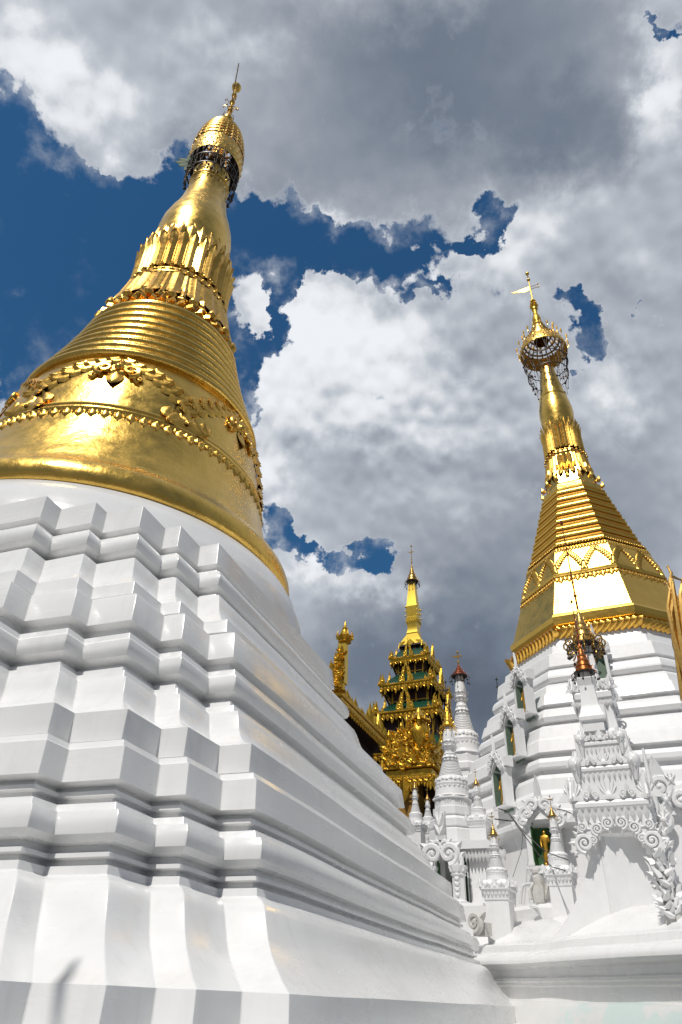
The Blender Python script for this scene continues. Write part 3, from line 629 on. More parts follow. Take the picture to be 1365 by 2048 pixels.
# ---- niches up the left face, each with its carved flame hood, posts and standing image
def arch_hood(mb,f,w,h,t,k=1.,rnd=None):
    """carved pediment: two rising flanks of volutes and a flame tip. f: frame at springing centre, x right, y up, z out"""
    for sd_ in (-1,1):
        for (x,y,s_) in ((.62,.05,.30),(.44,.30,.34),(.22,.55,.34)):
            g_=f@Matrix.Translation((sd_*x*w,y*h,t*.62)); scroll(mb,g_,s_*w*1.5,1.6,sd_,18,.19); scroll(mb,g_@Matrix.Translation((sd_*.16*w,-.10*h,.01)),s_*w*.8,1.4,-sd_,14,.2); mb.put(*leaf_t(.30*w,.20*w,.08*w,.05*w,5,4),g_@Matrix.Rotation(-sd_*2.0,4,'Z'))
            lv_,lf_=leaf_t(.30*w,.18*w,.08*w,.05*w,5,4)
            mb.put(lv_,lf_,g_@Matrix.Rotation(-sd_*1.0,4,'Z')@Matrix.Translation((0,.10*w,.02)))
    lv_,lf_=leaf_t(.95*h,.26*w,.14*w,.04*w,7,4); mb.put(lv_,lf_,f@Matrix.Translation((0,.70*h,t*.5)))
    lv_,lf_=leaf_t(.30*h,.36*w,.10*w,.04*w,6,4)
    for a in (-1.1,-.5,.5,1.1): mb.put(lv_,lf_,f@Matrix.Translation((0,.62*h,t*.6))@Matrix.Rotation(a,4,'Z'))
    mb.ball(f@Vector((0,.70*h,t*.75)),.09*w,8)
    # solid backing plate with an ogee opening
    o=[]; inn=[]
    for i in range(13):
        s_=i/12*2-1; yo=.0+.95*(1-abs(s_))**.75; yi=-.02+.50*(1-abs(s_)**1.0)**.8 if abs(s_)<1 else 0
        o.append((s_*.72*w,yo*h*.92+.0*h)); inn.append((s_*.46*w,yi*h-.12*h))
    vs_=[(x,y,0) for x,y in o]+[(x,y,0) for x,y in inn]+[(x,y,t) for x,y in o]+[(x,y,t) for x,y in inn]; n=13; fs=[]
    for i in range(n-1): fs+=[(i,i+1,n+i+1,n+i),(2*n+i,3*n+i,3*n+i+1,2*n+i+1),(i,2*n+i,2*n+i+1,i+1),(n+i,n+i+1,3*n+i+1,3*n+i)]
    fs+=[(0,n,3*n,2*n),(n-1,3*n-1,4*n-1,2*n-1)]
    mb.put(vs_,fs,f@Matrix.Translation((0,0,-t*.4)))
def niche(P,fr,w,h,hoodm=WHITE2,inm=NICHEG,depth=.5,hood=1.0):
    """fr: frame at sill centre on the wall. opening w x h"""
    n=bpy.data.objects.new('niche',None); col.objects.link(n); n.parent=P; n.matrix_local=fr
    I=Matrix.Identity(4)
    mb=MB(); mb.box((0,h*.5,.02-depth*.0),(w*.98,h*1.25,.03)); 
    for s_ in (-1,1): mb.box((s_*w*.5,h*.55,depth*.5),(.03,h*1.2,depth))
    mb.build('recess',inm,n,smooth=False)
    mb=MB()
    for s_ in (-1,1):
        mb.box((s_*w*.62,h*.48,depth*.52),(w*.22,h*.96,depth)); mb.box((s_*w*.62,h*.97,depth*.55),(w*.34,h*.06,depth*1.08)); mb.box((s_*w*.62,h*.92,depth*.53),(w*.28,h*.05,depth*1.03)); mb.box((s_*w*.62,h*.04,depth*.54),(w*.28,h*.08,depth*1.06))
        mb.box((s_*w*.80,h*1.16,depth*.42),(w*.5,h*.32,depth*.8),taper=.8)
    mb.box((0,-h*.03,depth*.5),(w*1.7,h*.06,depth*1.1)); mb.build('niche_frame',WHITE2,n,ang=25)
    mb=MB(); arch_hood(mb,Matrix.Translation((0,h*1.0,depth*.95)),w*1.05*hood,h*.60*hood,depth*.3); mb.build('carved_hood',hoodm,n,ang=50)
    return n
def standing_buddha(loc,rz,hgt,label,seated=False,material=ROBE,group=None):
    me=bpy.data.meshes.new('buddha_statue'); o=bpy.data.objects.new('buddha_statue',me); col.objects.link(o)
    if not seated:
        J=dict(pel=(0,0,.52,.085),wa=(0,0,.62,.080),ch=(0,0,.75,.092),nk=(0,0,.845,.035),hd=(0,.0,.92,.062),tp=(0,0,.975,.030),
               sl=(-.095,0,.80,.045),el=(-.125,-.02,.64,.036),wl=(-.105,-.07,.53,.024),hl=(-.10,-.085,.485,.022),sr=(.095,0,.80,.045),er=(.125,-.02,.64,.036),wr=(.09,-.10,.66,.024),hr=(.085,-.12,.71,.022),
               kl=(-.045,0,.28,.070),fl=(-.045,0,.03,.062),tl=(-.045,-.07,.015,.022),kr=(.045,0,.28,.070),frr=(.045,0,.03,.062),tr=(.045,-.07,.015,.022))
        E_=[('pel','wa'),('wa','ch'),('ch','nk'),('nk','hd'),('hd','tp'),('ch','sl'),('sl','el'),('el','wl'),('wl','hl'),('ch','sr'),('sr','er'),('er','wr'),('wr','hr'),('pel','kl'),('kl','fl'),('fl','tl'),('pel','kr'),('kr','frr'),('frr','tr')]
    else:
        J=dict(pel=(0,0,.12,.15),wa=(0,0,.28,.12),ch=(0,0,.47,.14),nk=(0,0,.61,.05),hd=(0,-.01,.75,.105),tp=(0,0,.87,.055),t2=(0,0,.95,.025),
               sl=(-.16,0,.54,.06),el=(-.22,-.02,.32,.05),wl=(-.09,-.15,.20,.036),sr=(.16,0,.54,.06),er=(.22,-.03,.32,.05),wr=(.20,-.20,.17,.034),hr=(.19,-.24,.09,.026),
               kl=(-.30,-.13,.09,.085),al=(.02,-.24,.07,.05),kr=(.30,-.13,.09,.085),ar=(-.02,-.25,.11,.05))
        E_=[('pel','wa'),('wa','ch'),('ch','nk'),('nk','hd'),('hd','tp'),('tp','t2'),('ch','sl'),('sl','el'),('el','wl'),('ch','sr'),('sr','er'),('er','wr'),('wr','hr'),('pel','kl'),('kl','al'),('pel','kr'),('kr','ar')]
    ks=list(J); me.from_pydata([tuple(c*hgt for c in J[k][:3]) for k in ks],[(ks.index(a),ks.index(b)) for a,b in E_],[])
    sk=o.modifiers.new('s','SKIN'); sk.use_smooth_shade=True
    for i,k in enumerate(ks): me.skin_vertices[0].data[i].radius=(J[k][3]*hgt,)*2
    me.skin_vertices[0].data[0].use_root=True
    o.modifiers.new('d','SUBSURF').levels=2; o.modifiers['d'].render_levels=2
    bpy.context.view_layer.update(); dg=bpy.context.evaluated_depsgraph_get(); dg.update(); nm=bpy.data.meshes.new_from_object(o.evaluated_get(dg)); o.modifiers.clear(); o.data=nm; nm.materials.clear(); nm.materials.append(material); nm.name='buddha_statue'
    o.location=loc; o.rotation_euler=(0,0,rz); tag(o,label,'statue',group); sm(o,60); return o
RSM=Matrix.Translation((RSX*U,RSY*U,0))@Matrix.Rotation(RSZ,4,'Z')
FL=-PI/2-PI/4                                      # normal of the left face in the stupa frame
def face_frame(apo,u_,z,ang=FL):
    n=Vector((math.cos(ang),math.sin(ang),0)); x=Vector((-math.sin(ang),math.cos(ang),0)); return frame(n*apo+x*u_+Vector((0,0,z)),x,Vector((0,0,1)),n)
sl_=['golden image in the topmost of the three green niches on the white terraces','golden image in the middle niche of the three on the white terraces','golden image in the lowest of the three terrace niches, beside the cable ends']
for i,(ap,z,hh) in enumerate(((.728*U,Z(1.150),.64),(.802*U,Z(.945),.66),(.856*U,Z(.735),.68))):
    f=face_frame(ap,(.215,.20,.14)[i]*U,z); niche(RS,f,.34,.80,depth=.24)
    wl=RSM@f; p=wl@Vector((.03,.02,.14)); standing_buddha(p,RSZ-PI/4,.66,sl_[i],group='golden images in the terrace niches')
# front niche, mostly behind the tall shrine finials
f=face_frame(.63*U,-.01*U,Z(1.28),-PI/2); niche(RS,f,.30,.75,depth=.24)
# ================================================================ shared ornament for the small white shrines
def sides(w,z,n=4,ph=0):            # frames at the middle of each side of a square, half width w
    for k in range(n):
        a=ph-PI/2+k*2*PI/n; nn=Vector((math.cos(a),math.sin(a),0)); x=Vector((-math.sin(a),math.cos(a),0)); yield frame(nn*w+Vector((0,0,z)),x,Vector((0,0,1)),nn)
def sq(mb,lst):                     # stack of square slabs from a profile (half width, z)
    mb.lathe(lst,4,ph=PI/4,poly=True)
def fringe(mb,w,z,drop,n):          # pendant petals hanging round a square
    pv,pf=leaf_t(drop,2*w/n*1.0,drop*.28,0,4,4)
    for f in sides(w,z):
        for i in range(n): mb.put(pv,pf,f@Matrix.Translation(((i+.5-n/2)*2*w/n,0,drop*.06))@Matrix.Rotation(PI,4,'Z'))
def parapet(mb,w,z,h,n):            # fan-leaf triangles with a volute between
    for f in sides(w,z):
        s_=2*w/n
        for i in range(n+1):
            x=(i-n/2)*s_; hw=s_*.46
            mb.extrude([(x-hw,0),(x+hw,0),(x+hw*.55,h*.42),(x+hw*.2,h*.80),(x,h*1.12),(x-hw*.2,h*.80),(x-hw*.55,h*.42)],h*.10,f)
            for r in (-.62,-.38,-.15,.15,.38,.62):
                lv_,lf_=leaf_t(h*(1.08-.55*abs(r)),s_*.11,h*.09,h*.02,5,2); mb.put(lv_,lf_,f@Matrix.Translation((x,h*.0,h*.10))@Matrix.Rotation(-r,4,'Z'))
            mb.put(*leaf_t(h*.42,s_*.40,h*.10,0,4,2),f@Matrix.Translation((x,0,h*.13)))
        for i in range(n):
            for sd_ in (-1,1): scroll(mb,f@Matrix.Translation(((i+.5-n/2)*s_+sd_*s_*.10,h*.24,h*.12)),s_*.22,1.4,sd_,16,.15)
            mb.put(*leaf_t(h*.4,s_*.16,h*.12,.0,4,2),f@Matrix.Translation(((i+.5-n/2)*s_,h*.30,h*.12)))
        mb.box((0,h*.25,-h*.12),(2*w*.96,h*.5,h*.2),f)
        mb.tube([f@Vector((w,0,0)),f@Vector((w*1.02,h*.5,h*.16)),f@Vector((w*1.04,h*1.1,h*.2))],[h*.24,h*.20,h*.02],6)
def small_hti(P,x,y,zr,r,h,rod,mats,seed=1,vane=1.,drops=10,tiers=5):
    """ringed umbrella crown: rim radius r at height zr, cone height h, rod above"""
    C0=bpy.data.objects.new('crown',None); col.objects.link(C0); C0.parent=P; C0.location=(x,y,zr); rnd=random.Random(seed)
    mb=MB(); pr=[]
    for i in range(tiers):
        t0=i/tiers; t1=(i+1)/tiers; ra=r*((1-t0)**1.35*.94+.06); rb=r*((1-t1)**1.35*.94+.06)
        pr+=[(ra*1.04,h*t0),(ra*1.04,h*(t0+.05/tiers*2)),(ra*.88,h*(t0+.12/tiers*2)),(rb*1.0,h*(t1-.02/tiers))]
    pr.append((.05*r,h)); mb.lathe(pr,20,cap=False); mb.lathe([(a*.92,b) for a,b in pr],20,cap=False)
    for i in range(tiers):
        t=i/tiers; ra=r*((1-t)**1.35*.94+.06)*1.06; nb=max(6,int(14*(1-t)))
        for k in range(nb):
            a=2*PI*k/nb+i; mb.tube([(ra*math.cos(a),ra*math.sin(a),h*t),(ra*1.10*math.cos(a),ra*1.10*math.sin(a),h*t+r*.22)],[r*.06,r*.008],4)
    mb.build('crown_cone',mats[0],C0,ang=40)
    mb=MB(); mb.lathe([(r*.72,-r*.15),(r*1.05,-r*.12),(r*1.05,-r*.02),(r*.72,.0)],20,cap=False)
    for k in range(drops):
        a=2*PI*k/drops+.2; c,s_=math.cos(a),math.sin(a)
        mb.tube([(r*.8*c,r*.8*s_,0),(r*1.15*c,r*1.15*s_,-r*.05),(r*1.35*c,r*1.35*s_,-r*.25),(r*1.28*c,r*1.28*s_,-r*.42)],r*.05,4)
        L_=r*(.25+.5*rnd.random()); mb.tube([(r*1.28*c,r*1.28*s_,-r*.42),(r*1.28*c,r*1.28*s_,-r*.42-L_)],r*.02,3); mb.ball((r*1.28*c,r*1.28*s_,-r*.42-L_),r*.11,6,1.4)
        mb.tube([(r*.72*c,r*.72*s_,0),(r*.66*c,r*.66*s_,-r*.85)],r*.035,4)
    mb.lathe([(r*.66,-r*.9),(r*.70,-r*.85),(r*.66,-r*.8)],16,cap=False)
    mb.build('pendants',mats[1],C0,ang=50)
    mb=MB(); mb.lathe([(r*.09,h*.9),(r*.07,h+rod*.3),(r*.04,h+rod*.9)],8)
    for t,q in ((.12,.16),(.26,.12),(.55,.10)): mb.ball((0,0,h+rod*t),r*q,8)
    mb.ball((0,0,h+rod*.92),r*.16,8,1.5)
    if vane:
        M4=frame(Vector((0,0,h+rod*.62)),Vector((-1,0,0)),Vector((0,0,1)),Vector((0,1,0)))
        mb.extrude([(a*r*vane,b*r*vane) for a,b in ((-.5,-.05),(0,-.18),(.5,-.12),(1.1,.28),(.5,.10),(.1,.12),(-.5,.12))],r*.08,M4)
    mb.build('crown_finial',mats[2],C0,ang=40)
BR=(BRASS,BRASS,BRASS)
SP=[(1.13,0),(1.13,.01),(1.05,.025),(1.03,.06),(1.0,.11),(.985,.15),(1.01,.16),(1.01,.175),(.985,.18),(.98,.20),(.96,.235),(.88,.265),(.77,.285)]
def ring_part(n=8,z0=.285,z1=.47,r0=.74,r1=.50):
    p=[]
    for i in range(n):
        za=z0+(z1-z0)*i/n; w=(z1-z0)/n; r=r0+(r1-r0)*i/n; p+=[(r-.05,za),(r+.015,za+.25*w),(r+.02,za+.5*w),(r,za+.8*w),(r-.06,za+.95*w)]
    return p
TOPP=[(.44,.47),(.50,.485),(.54,.50),(.44,.515),(.42,.55),(.38,.575),(.42,.585),(.42,.60),(.36,.61),(.35,.65),(.40,.68),(.50,.705),(.42,.715),(.39,.735),(.44,.76),(.40,.77),(.39,.80),(.38,.84),(.33,.90),(.28,.96),(.25,1.0)]
def spire(name,label,u,v,D,v_rim,v_bb,hw,base,hti=(BRASS,BRASS,BRASS),hr=1.05,hh=2.4,rod=2.6,group='small white spired stupas',seed=1,oct_base=None,v_g=None,rz=RSZ):
    """u,v: a point on the axis; v_rim and v_bb: heights of crown rim and bell bottom; hw: bell half width in photo pixels"""
    w=ray(u,v); bx,by=w[0]*D*U,w[1]*D*U
    zof=lambda vv: ray(u,vv)[2]*D*U+EYE
    zr,zb=zof(v_rim),zof(v_bb); Rb=abs(az(u+hw,v)-az(u-hw,v))/2*D*U
    T=thing(name,label,'stupa',(bx,by,0),rz,group); H=zr-zb
    Sc=lambda p:[(r*Rb,zb+z*H) for r,z in p]
    mb=MB(); mb.lathe(Sc(SP),40,cap=False)
    tv_,tf_=leaf_t(.05*H,2*PI*Rb/22*.9,.05*Rb,0,3,2)
    rr=Round(Sc(SP))
    for i in range(22): mb.put([(x,y*.7,z) for x,y,z in tv_],tf_,rr.fr(2*PI*i/22,zb+.145*H,.01*Rb,PI))
    for i in range(12):
        f=rr.fr(2*PI*i/12,zb+.205*H,.01*Rb,0); mb.put([(x*1.5,y,z) for x,y,z in tv_],tf_,f); mb.put([(x*1.2,y*.7,z) for x,y,z in tv_],tf_,rr.fr(2*PI*(i+.5)/12,zb+.245*H,.01*Rb,PI))
    mb.build('bell',WHITE2,T,ang=40)
    mb=MB(); mb.lathe(Sc(ring_part()),32,cap=False); mb.build('ring_moulding',WHITE2,T,ang=50)
    mb=MB(); mb.lathe(Sc(TOPP),28,cap=False); rr=Round(Sc(TOPP))
    for (z_,dn,L_) in ((.49,1,.06),(.575,1,.05),(.66,0,.05),(.745,0,.035)):
        for i in range(12):
            f=rr.fr(2*PI*(i+.5*dn)/12,zb+z_*H,.0,PI if dn else 0); petal(mb,f,L_*H,.22*Rb,.04*Rb,.14*Rb,4,2)
    mb.build('spire',WHITE2,T,ang=45)
    small_hti(T,0,0,zr,Rb*.25*hr*1.6,Rb*.25*hr*1.6*hh,Rb*.25*hr*1.6*rod,hti,seed)
    # pedestal: list of (half width/Rb, v pixel row) square or octagonal
    mb=MB(); lst=[(1.0*Rb,zb)]
    n,bl=base
    pts=[(a*Rb,zof(b) if b is not None else 0.) for a,b in bl]
    if n==4: mb.lathe([(1.05*Rb,zb+.004*H)]+pts,4,ph=PI/4,poly=True)
    else: mb.lathe([(1.05*Rb,zb+.004*H)]+pts,n,ph=PI/n,poly=True)
    mb.build('pedestal',WHITE2,T,ang=25)
    return T,Rb,zof,zb,H
def orn(T,w,z,h,n,kind='both'):
    mb=MB()
    if kind in('both','up'): parapet(mb,w,z,h,n)
    if kind in('both','down'): fringe(mb,w*.98,z-h*.35,h*.55,n*4)
    mb.build('carved_border',WHITE2,T,ang=50)
# ---- the little stupas, from the nearest
def simple(label,u,v,D,vr,vb,hw,k,seed,hti=BR,**kw):
    T,Rb,zof,zb,H=spire('small_stupa',label,u,v,D,vr,vb,hw,(4,[(1.28,vb+k*.6),(1.45,vb+k*.9),(1.45,vb+k*1.1),(1.22,vb+k*1.5),(1.18,vb+k*2.3),(1.10,vb+k*2.4),(1.06,None)]),hti=hti,seed=seed,**kw)
    orn(T,1.35*Rb,zof(vb+k*.9),abs(zof(vb)-zof(vb+k*.9))*1.1,2,'up'); 
    mb=MB(); fringe(mb,1.24*Rb,zof(vb+k*1.35),abs(zof(vb+k*1.35)-zof(vb+k*2.1))*.8,7); mb.build('pendant_fringe',WHITE2,T,ang=50)
    return T
simple('small white stupa with brass crown, standing left of the hanging cables and conduit',992,1720,2.95,1670,1763,21,17,11)
simple('small white stupa in front of the green wall niche, brass crown with bird vane',1113,1690,2.85,1632,1735,20,17,12)
simple('small white stupa with brass crown on the corner of the niche shrine cornice',956,1610,3.42,1569,1634,15,10,13)
simple('small white stupa with brass crown closest to the great plinth edge',831,1610,3.7,1577,1645,13,9,14)
simple('thin white stupa half hidden left of the big white bell, brass crown',856,1620,3.9,1599,1648,11,9,15)
# medium stupa on its own octagonal drum and shrine
T,Rb,zof,zb,H=spire('white_stupa','slender white stupa with gilt crown and tall rod in front of the tiered pagoda',901,1530,3.55,1453,1598,32,
   (8,[(1.12,1600),(1.12,1602),(1.0,1604),(1.0,1618),(1.12,1620),(1.12,1634),(1.02,1637),(1.12,1640),(1.32,1645),(1.32,1659),(1.22,1662),(1.36,1666),(1.42,1694),(1.42,None)]),hti=(GOLD3,GOLD3,IRON),hr=1.05,rod=4.6,hh=3.0,seed=21,group='tall white spired stupas')
mb=MB(); pv_,pf_=leaf_t(.10,.06,.02,0,3,2)
for i in range(40):
    a=2*PI*i/40; f=Round([(1.0*Rb,zof(1620)),(1.0*Rb,zof(1600))]).fr(a,zof(1604),.01,PI); mb.put(pv_,pf_,f)
mb.build('pendant_fringe',WHITE2,T,ang=50)
T,Rb,zof,zb,H=spire('white_stupa','tallest white stupa with red copper crown and bell ring against the grey cloud',926,1450,4.5,1352,1512,29,
   (8,[(1.0,1515),(1.04,1517),(1.04,1530),(1.18,1534),(1.18,1545),(1.05,1548),(1.05,1560),(1.25,1564),(1.25,1578),(1.1,1582),(1.1,1596),(1.35,1600),(1.35,1620),(1.25,1625),(1.5,1632),(1.5,1690),(1.6,1695),(1.6,None)]),hti=(COPPER,IRON,BRASS),hr=1.35,hh=1.7,rod=1.9,seed=22,group='tall white spired stupas')
# ---- shrine block under the medium stupa : cornice, pillar, scrolled arch over a dark green niche
def shrine_block():
    D=3.3; c=at(905,1700,D); T=thing('niche_shrine','white shrine with scroll-carved arch over a green niche beside the great plinth','shrine',(c.x,c.y,0),RSZ)
    zf=lambda v:ray(905,v)[2]*D*U+EYE
    s_=D*U/1363*1.0
    k=D*U*(az(915,1750)-az(895,1750))/20; g0=1.2
    X=lambda u:(u-905)*k
    zt=zf(1688)
    mb=MB(); mb.box(((X(868)+X(985))/2,.75,(zt+zf(1700))/2+.0),(X(985)-X(868)+.1,1.9,.16)); mb.box(((X(868)+X(985))/2,.75,zf(1701)-.02),(X(978)-X(872),1.72,.12)); mb.build('cornice',WHITE2,T,ang=25)
    mb=MB(); mb.box((X(955),.5,(zf(1704)+g0)/2),(.46,1.0,zf(1704)-g0)); mb.box((X(870),.6,(zf(1704)+g0)/2),(.30,1.0,zf(1704)-g0)); mb.build('pier',WHITE2,T,smooth=False)
    mb=MB(); mb.box((X(905),.60,(zt+g0)/2-.1),(.8,.05,zt-g0)); mb.box((X(905)-.34,.3,(zt+g0)/2),(.04,.6,zt-g0-.2)); mb.box((X(905)+.34,.3,(zt+g0)/2),(.04,.6,zt-g0-.2)); mb.build('recess',NICHE,T,smooth=False)
    mb=MB(); fringe_v,fringe_f=leaf_t(.22,.085,.04,0,4,4)
    for i in range(12): mb.put(fringe_v,fringe_f,Matrix.Translation((X(936)+i*.075,-.13,zf(1703)-.02))@Matrix.Rotation(PI/2,4,'X')@Matrix.Rotation(PI,4,'Z'))
    for i in range(4): mb.put(fringe_v,fringe_f,Matrix.Translation((X(866)+i*.075,-.13,zf(1703)-.02))@Matrix.Rotation(PI/2,4,'X')@Matrix.Rotation(PI,4,'Z'))
    mb.build('pendant_fringe',WHITE2,T,ang=50)
    return T,X,zf,k
T,X,zf,k=shrine_block()
for u,v1,v2 in ((914,1735,1815),):
    pass
def colonnette(T,x,y,z0,z1,r,name='colonnette'):
    mb=MB(); h=z1-z0
    mb.lathe([(r*1.45,z0),(r*1.5,z0+.05*h),(r*1.1,z0+.08*h),(r,z0+.1*h),(r,z0+.72*h),(r*1.2,z0+.74*h),(r*1.25,z0+.77*h),(r*1.1,z0+.79*h),(r*1.15,z0+.82*h),(r*1.5,z0+.95*h),(r*1.5,z1)],8,(x,y),ph=PI/8)
    for i in range(4):
        f=frame(Vector((x,y-r*.95,z0+h*(.18+.14*i))),Vector((1,0,0)),Vector((0,0,1)),Vector((0,-1,0)))
        lv_,lf_=leaf_t(h*.12,r*.8,r*.25,r*.1,4,2); mb.put(lv_,lf_,f); mb.put(lv_,lf_,f@Matrix.Rotation(.7,4,'Z')); mb.put(lv_,lf_,f@Matrix.Rotation(-.7,4,'Z'))
    pv_,pf_=leaf_t(h*.12,r*.5,r*.2,r*.15,3,2)
    for i in range(10):
        a=2*PI*i/10; mb.put(pv_,pf_,frame(Vector((x+r*1.2*math.cos(a),y+r*1.2*math.sin(a),z0+h*.83)),Vector((-math.sin(a),math.cos(a),0)),Vector((0,0,1)),Vector((math.cos(a),math.sin(a),0))))
    mb.build(name,WHITE2,T,ang=40)
colonnette(T,X(923),-.30,zf(1812),zf(1737),.135); colonnette(T,X(862),-.30,zf(1812),zf(1737),.135)
mb=MB(); mb.box((X(905),.25,(zf(1813)+1.2)/2),(X(985)-X(845),1.7,zf(1813)-1.2)); mb.box((X(940),-.45,(zf(1824)+1.2)/2),(X(985)-X(845)+.3,1.2,zf(1824)-1.2)); mb.build('step',WHITE2,T,smooth=False)
mb=MB()
for sd_ in (-1,1):
    for (du,v,s_) in ((17,1713,.42),(29,1728,.32),(8,1697,.24)):
        f=frame(Vector((X(890)+sd_*du*k,-.30,zf(v))),Vector((1,0,0)),Vector((0,0,1)),Vector((0,-1,0))); scroll(mb,f,s_,1.7,sd_,24,.18)
        lv_,lf_=leaf_t(s_*.7,s_*.45,.05,.03,5,4); mb.put(lv_,lf_,f@Matrix.Rotation(-sd_*.9,4,'Z')@Matrix.Translation((0,s_*.2,0)))
f0=frame(Vector((X(890),-.30,zf(1686))),Vector((1,0,0)),Vector((0,0,1)),Vector((0,-1,0)))
lv_,lf_=leaf_t(.62,.26,.09,.03,6,4); mb.put(lv_,lf_,f0); 
for a,t in ((-.5,.1),(.5,.1),(-.35,.28),(.35,.28)): mb.put(*leaf_t(.28,.15,.07,.02,5,4),f0@Matrix.Translation((0,t,.03))@Matrix.Rotation(a,4,'Z'))
mb.box((0,.25,-.05),(.22,.7,.10),f0)
mb.build('scroll_arch',WHITE2,T,ang=50)
q=T.matrix_basis.copy(); T_M=Matrix.Translation(T.location)@Matrix.Rotation(RSZ,4,'Z')
standing_buddha(T_M@Vector((X(906),.10,zf(1812))),RSZ,.52,'seated pale stone image in the green niche behind the scroll-carved arch',True,STONE)
# ================================================================ wall and platform at the lower right
WA=R_(160.7); wd_=Vector((math.sin(WA),math.cos(WA),0)); wn=Vector((math.sin(WA+PI/2),math.cos(WA+PI/2),0))
WP=Vector((.511*U,2.774*U,0))
TW=thing('terrace_wall','low white moulded terrace wall at the lower right, shaded overhang above a teal-patched base','wall',tuple(WP),0)
prof=[(-6.5,.28*U+EYE),(-2.1,.272*U+EYE),(-1.30,.262*U+EYE),(-1.22,.255*U+EYE),(-.95,.235*U+EYE),(-.62,.192*U+EYE),(-.50,.176*U+EYE),(-.34,.172*U+EYE),(-.30,.166*U+EYE),(-.28,.147*U+EYE),(-.12,.140*U+EYE),(-.06,.134*U+EYE),(-.02,.128*U+EYE),(0,.120*U+EYE),(0,.112*U+EYE),(-.09,.108*U+EYE),(-.10,.103*U+EYE),(-.16,.098*U+EYE),(-.17,.078*U+EYE),(-.13,.074*U+EYE),(-.13,.067*U+EYE),(-.18,.063*U+EYE),(-.18,.056*U+EYE),(-.22,.052*U+EYE),(-.22,.020*U+EYE),(-.08,.015*U+EYE),(-.03,.004*U+EYE),(.06,-.03*U+EYE),(.18,-.07*U+EYE),(.22,-.10*U+EYE),(.22,0.0)]
mb=MB(); rings=[]
NL=60
for j in range(NL+1):
    s_=-1.2+ (9.5+1.2)*j/NL
    rings.append([jit(wd_*s_+wn*o+Vector((0,0,z)),.02,.8) for o,z in prof])
mb.loft(rings,close=False,cap=False)
vs0=[tuple(wd_*9.5+wn*o+Vector((0,0,z))) for o,z in prof]+[tuple(wd_*9.5+wn*-6.5)]
mb.put(vs0,[tuple(range(len(vs0)))])
TEAL=mat('white_wall_with_teal_patch',(.66,.66,.65),.4,var=.10,vscale=1.5,bump=.002,bscale=20,stain=(.40,.53,.57,.45),stain_col=(.42,.62,.59))
k0=24
wb=MB(); wb.loft([[r[i] for i in range(k0+1)] for r in rings],close=False,cap=False); wb.build('moulded_top',WHITE,TW,ang=30)
wb=MB(); wb.loft([[r[i] for i in range(k0,len(prof))] for r in rings],close=False,cap=False); wb.put(vs0,[tuple(range(len(vs0)))]); wb.build('wall_base',TEAL,TW,ang=30)
# scroll broken off at the joint
t_=thing('carved_fragment','weathered cream scroll fragment wedged between the plinth end and the terrace wall','carving',at(952,1845,2.86),RSZ-.4)
mb=MB(); scroll(mb,frame(Vector((0,0,0)),Vector((1,0,0)),Vector((0,0,1)),Vector((0,-1,0))),.30,1.6,1,26,.2); mb.box((.03,.14,-.10),(.26,.2,.2)); mb.build('volute',GREYW,t_)
mb=MB(); mb.put(*leaf_t(.26,.14,.06,.05,5,4),frame(Vector((.05,-.02,.02)),Vector((1,0,0)),Vector((0,0,1)),Vector((0,-1,0)))@Matrix.Rotation(-1.1,4,'Z')); mb.build('leaf',GREYW,t_)
# ---- rear block wall of the octagonal platform with its niche, ledges and conduit
NB_=thing('niche_wall','plain white wall under the terraces with a tall green niche behind the cables','wall',(RSX*U,RSY*U,0),RSZ)
zw=lambda z:z*U+EYE
mb=MB(); ap=.955*U
n=Vector((math.cos(-PI/2),math.sin(-PI/2),0))
mb.lathe([(1.02*U,0.3),(1.02*U,zw(.315)),(1.0*U,zw(.325)),(.975*U,zw(.335)),(.965*U,zw(.335)),(.96*U,zw(.60)),(.985*U,zw(.605)),(1.0*U,zw(.615)),(1.0*U,zw(.632)),(.9*U,zw(.645))],8,ph=P8,cap=False); mb.build('wall_face',WHITE2,NB_,ang=15)
f=face_frame(.96*U*math.cos(P8)+.03,-.330*U,zw(.455),-PI/2); niche(NB_,f,.46,.78,WHITE2,NICHE,.36,1.2)
NBM=Matrix.Translation(NB_.location)@Matrix.Rotation(RSZ,4,'Z')
standing_buddha(NBM@f@Vector((.0,.02,.18)),RSZ,.66,'standing golden image in the tall green niche behind the small white stupa')
# conduit pipe on the ledge wall, bent over
pp=[at(1042,1808,3.05),at(1043,1785,3.05),at(1046,1772,3.05),at(1052,1769,3.05),at(1078,1766,3.0)]
pipe=MB(); pipe.tube([p-pp[0] for p in pp],.03,8); tag(pipe.build('conduit_pipe',PIPE,loc=pp[0]),'white bent conduit pipe rising over the terrace wall below the cables','pipe')
# small worn guardian figure
gf=thing('guardian_figure','small broken white plaster figure at the end of the conduit pipe','figure',at(1081,1806,2.9),RSZ)
mb=MB(); mb.tube([(0,0,0),(0,0,.15),(.02,0,.30),(0,-.02,.42),(.03,-.05,.5)],[.12,.14,.10,.09,.02],8); mb.ball((.0,-.03,.50),.08,8); mb.build('torso',GREYW,gf)
mb=MB(); mb.put(*leaf_t(.35,.2,.06,.05,5,4),frame(Vector((.1,0,.05)),Vector((1,0,0)),Vector((0,0,1)),Vector((0,-1,0)))@Matrix.Rotation(-.4,4,'Z')); mb.tube([(-.08,0,.3),(-.16,-.05,.2),(-.14,-.1,.05)],[.04,.03,.03],6); mb.build('wing',GREYW,gf)
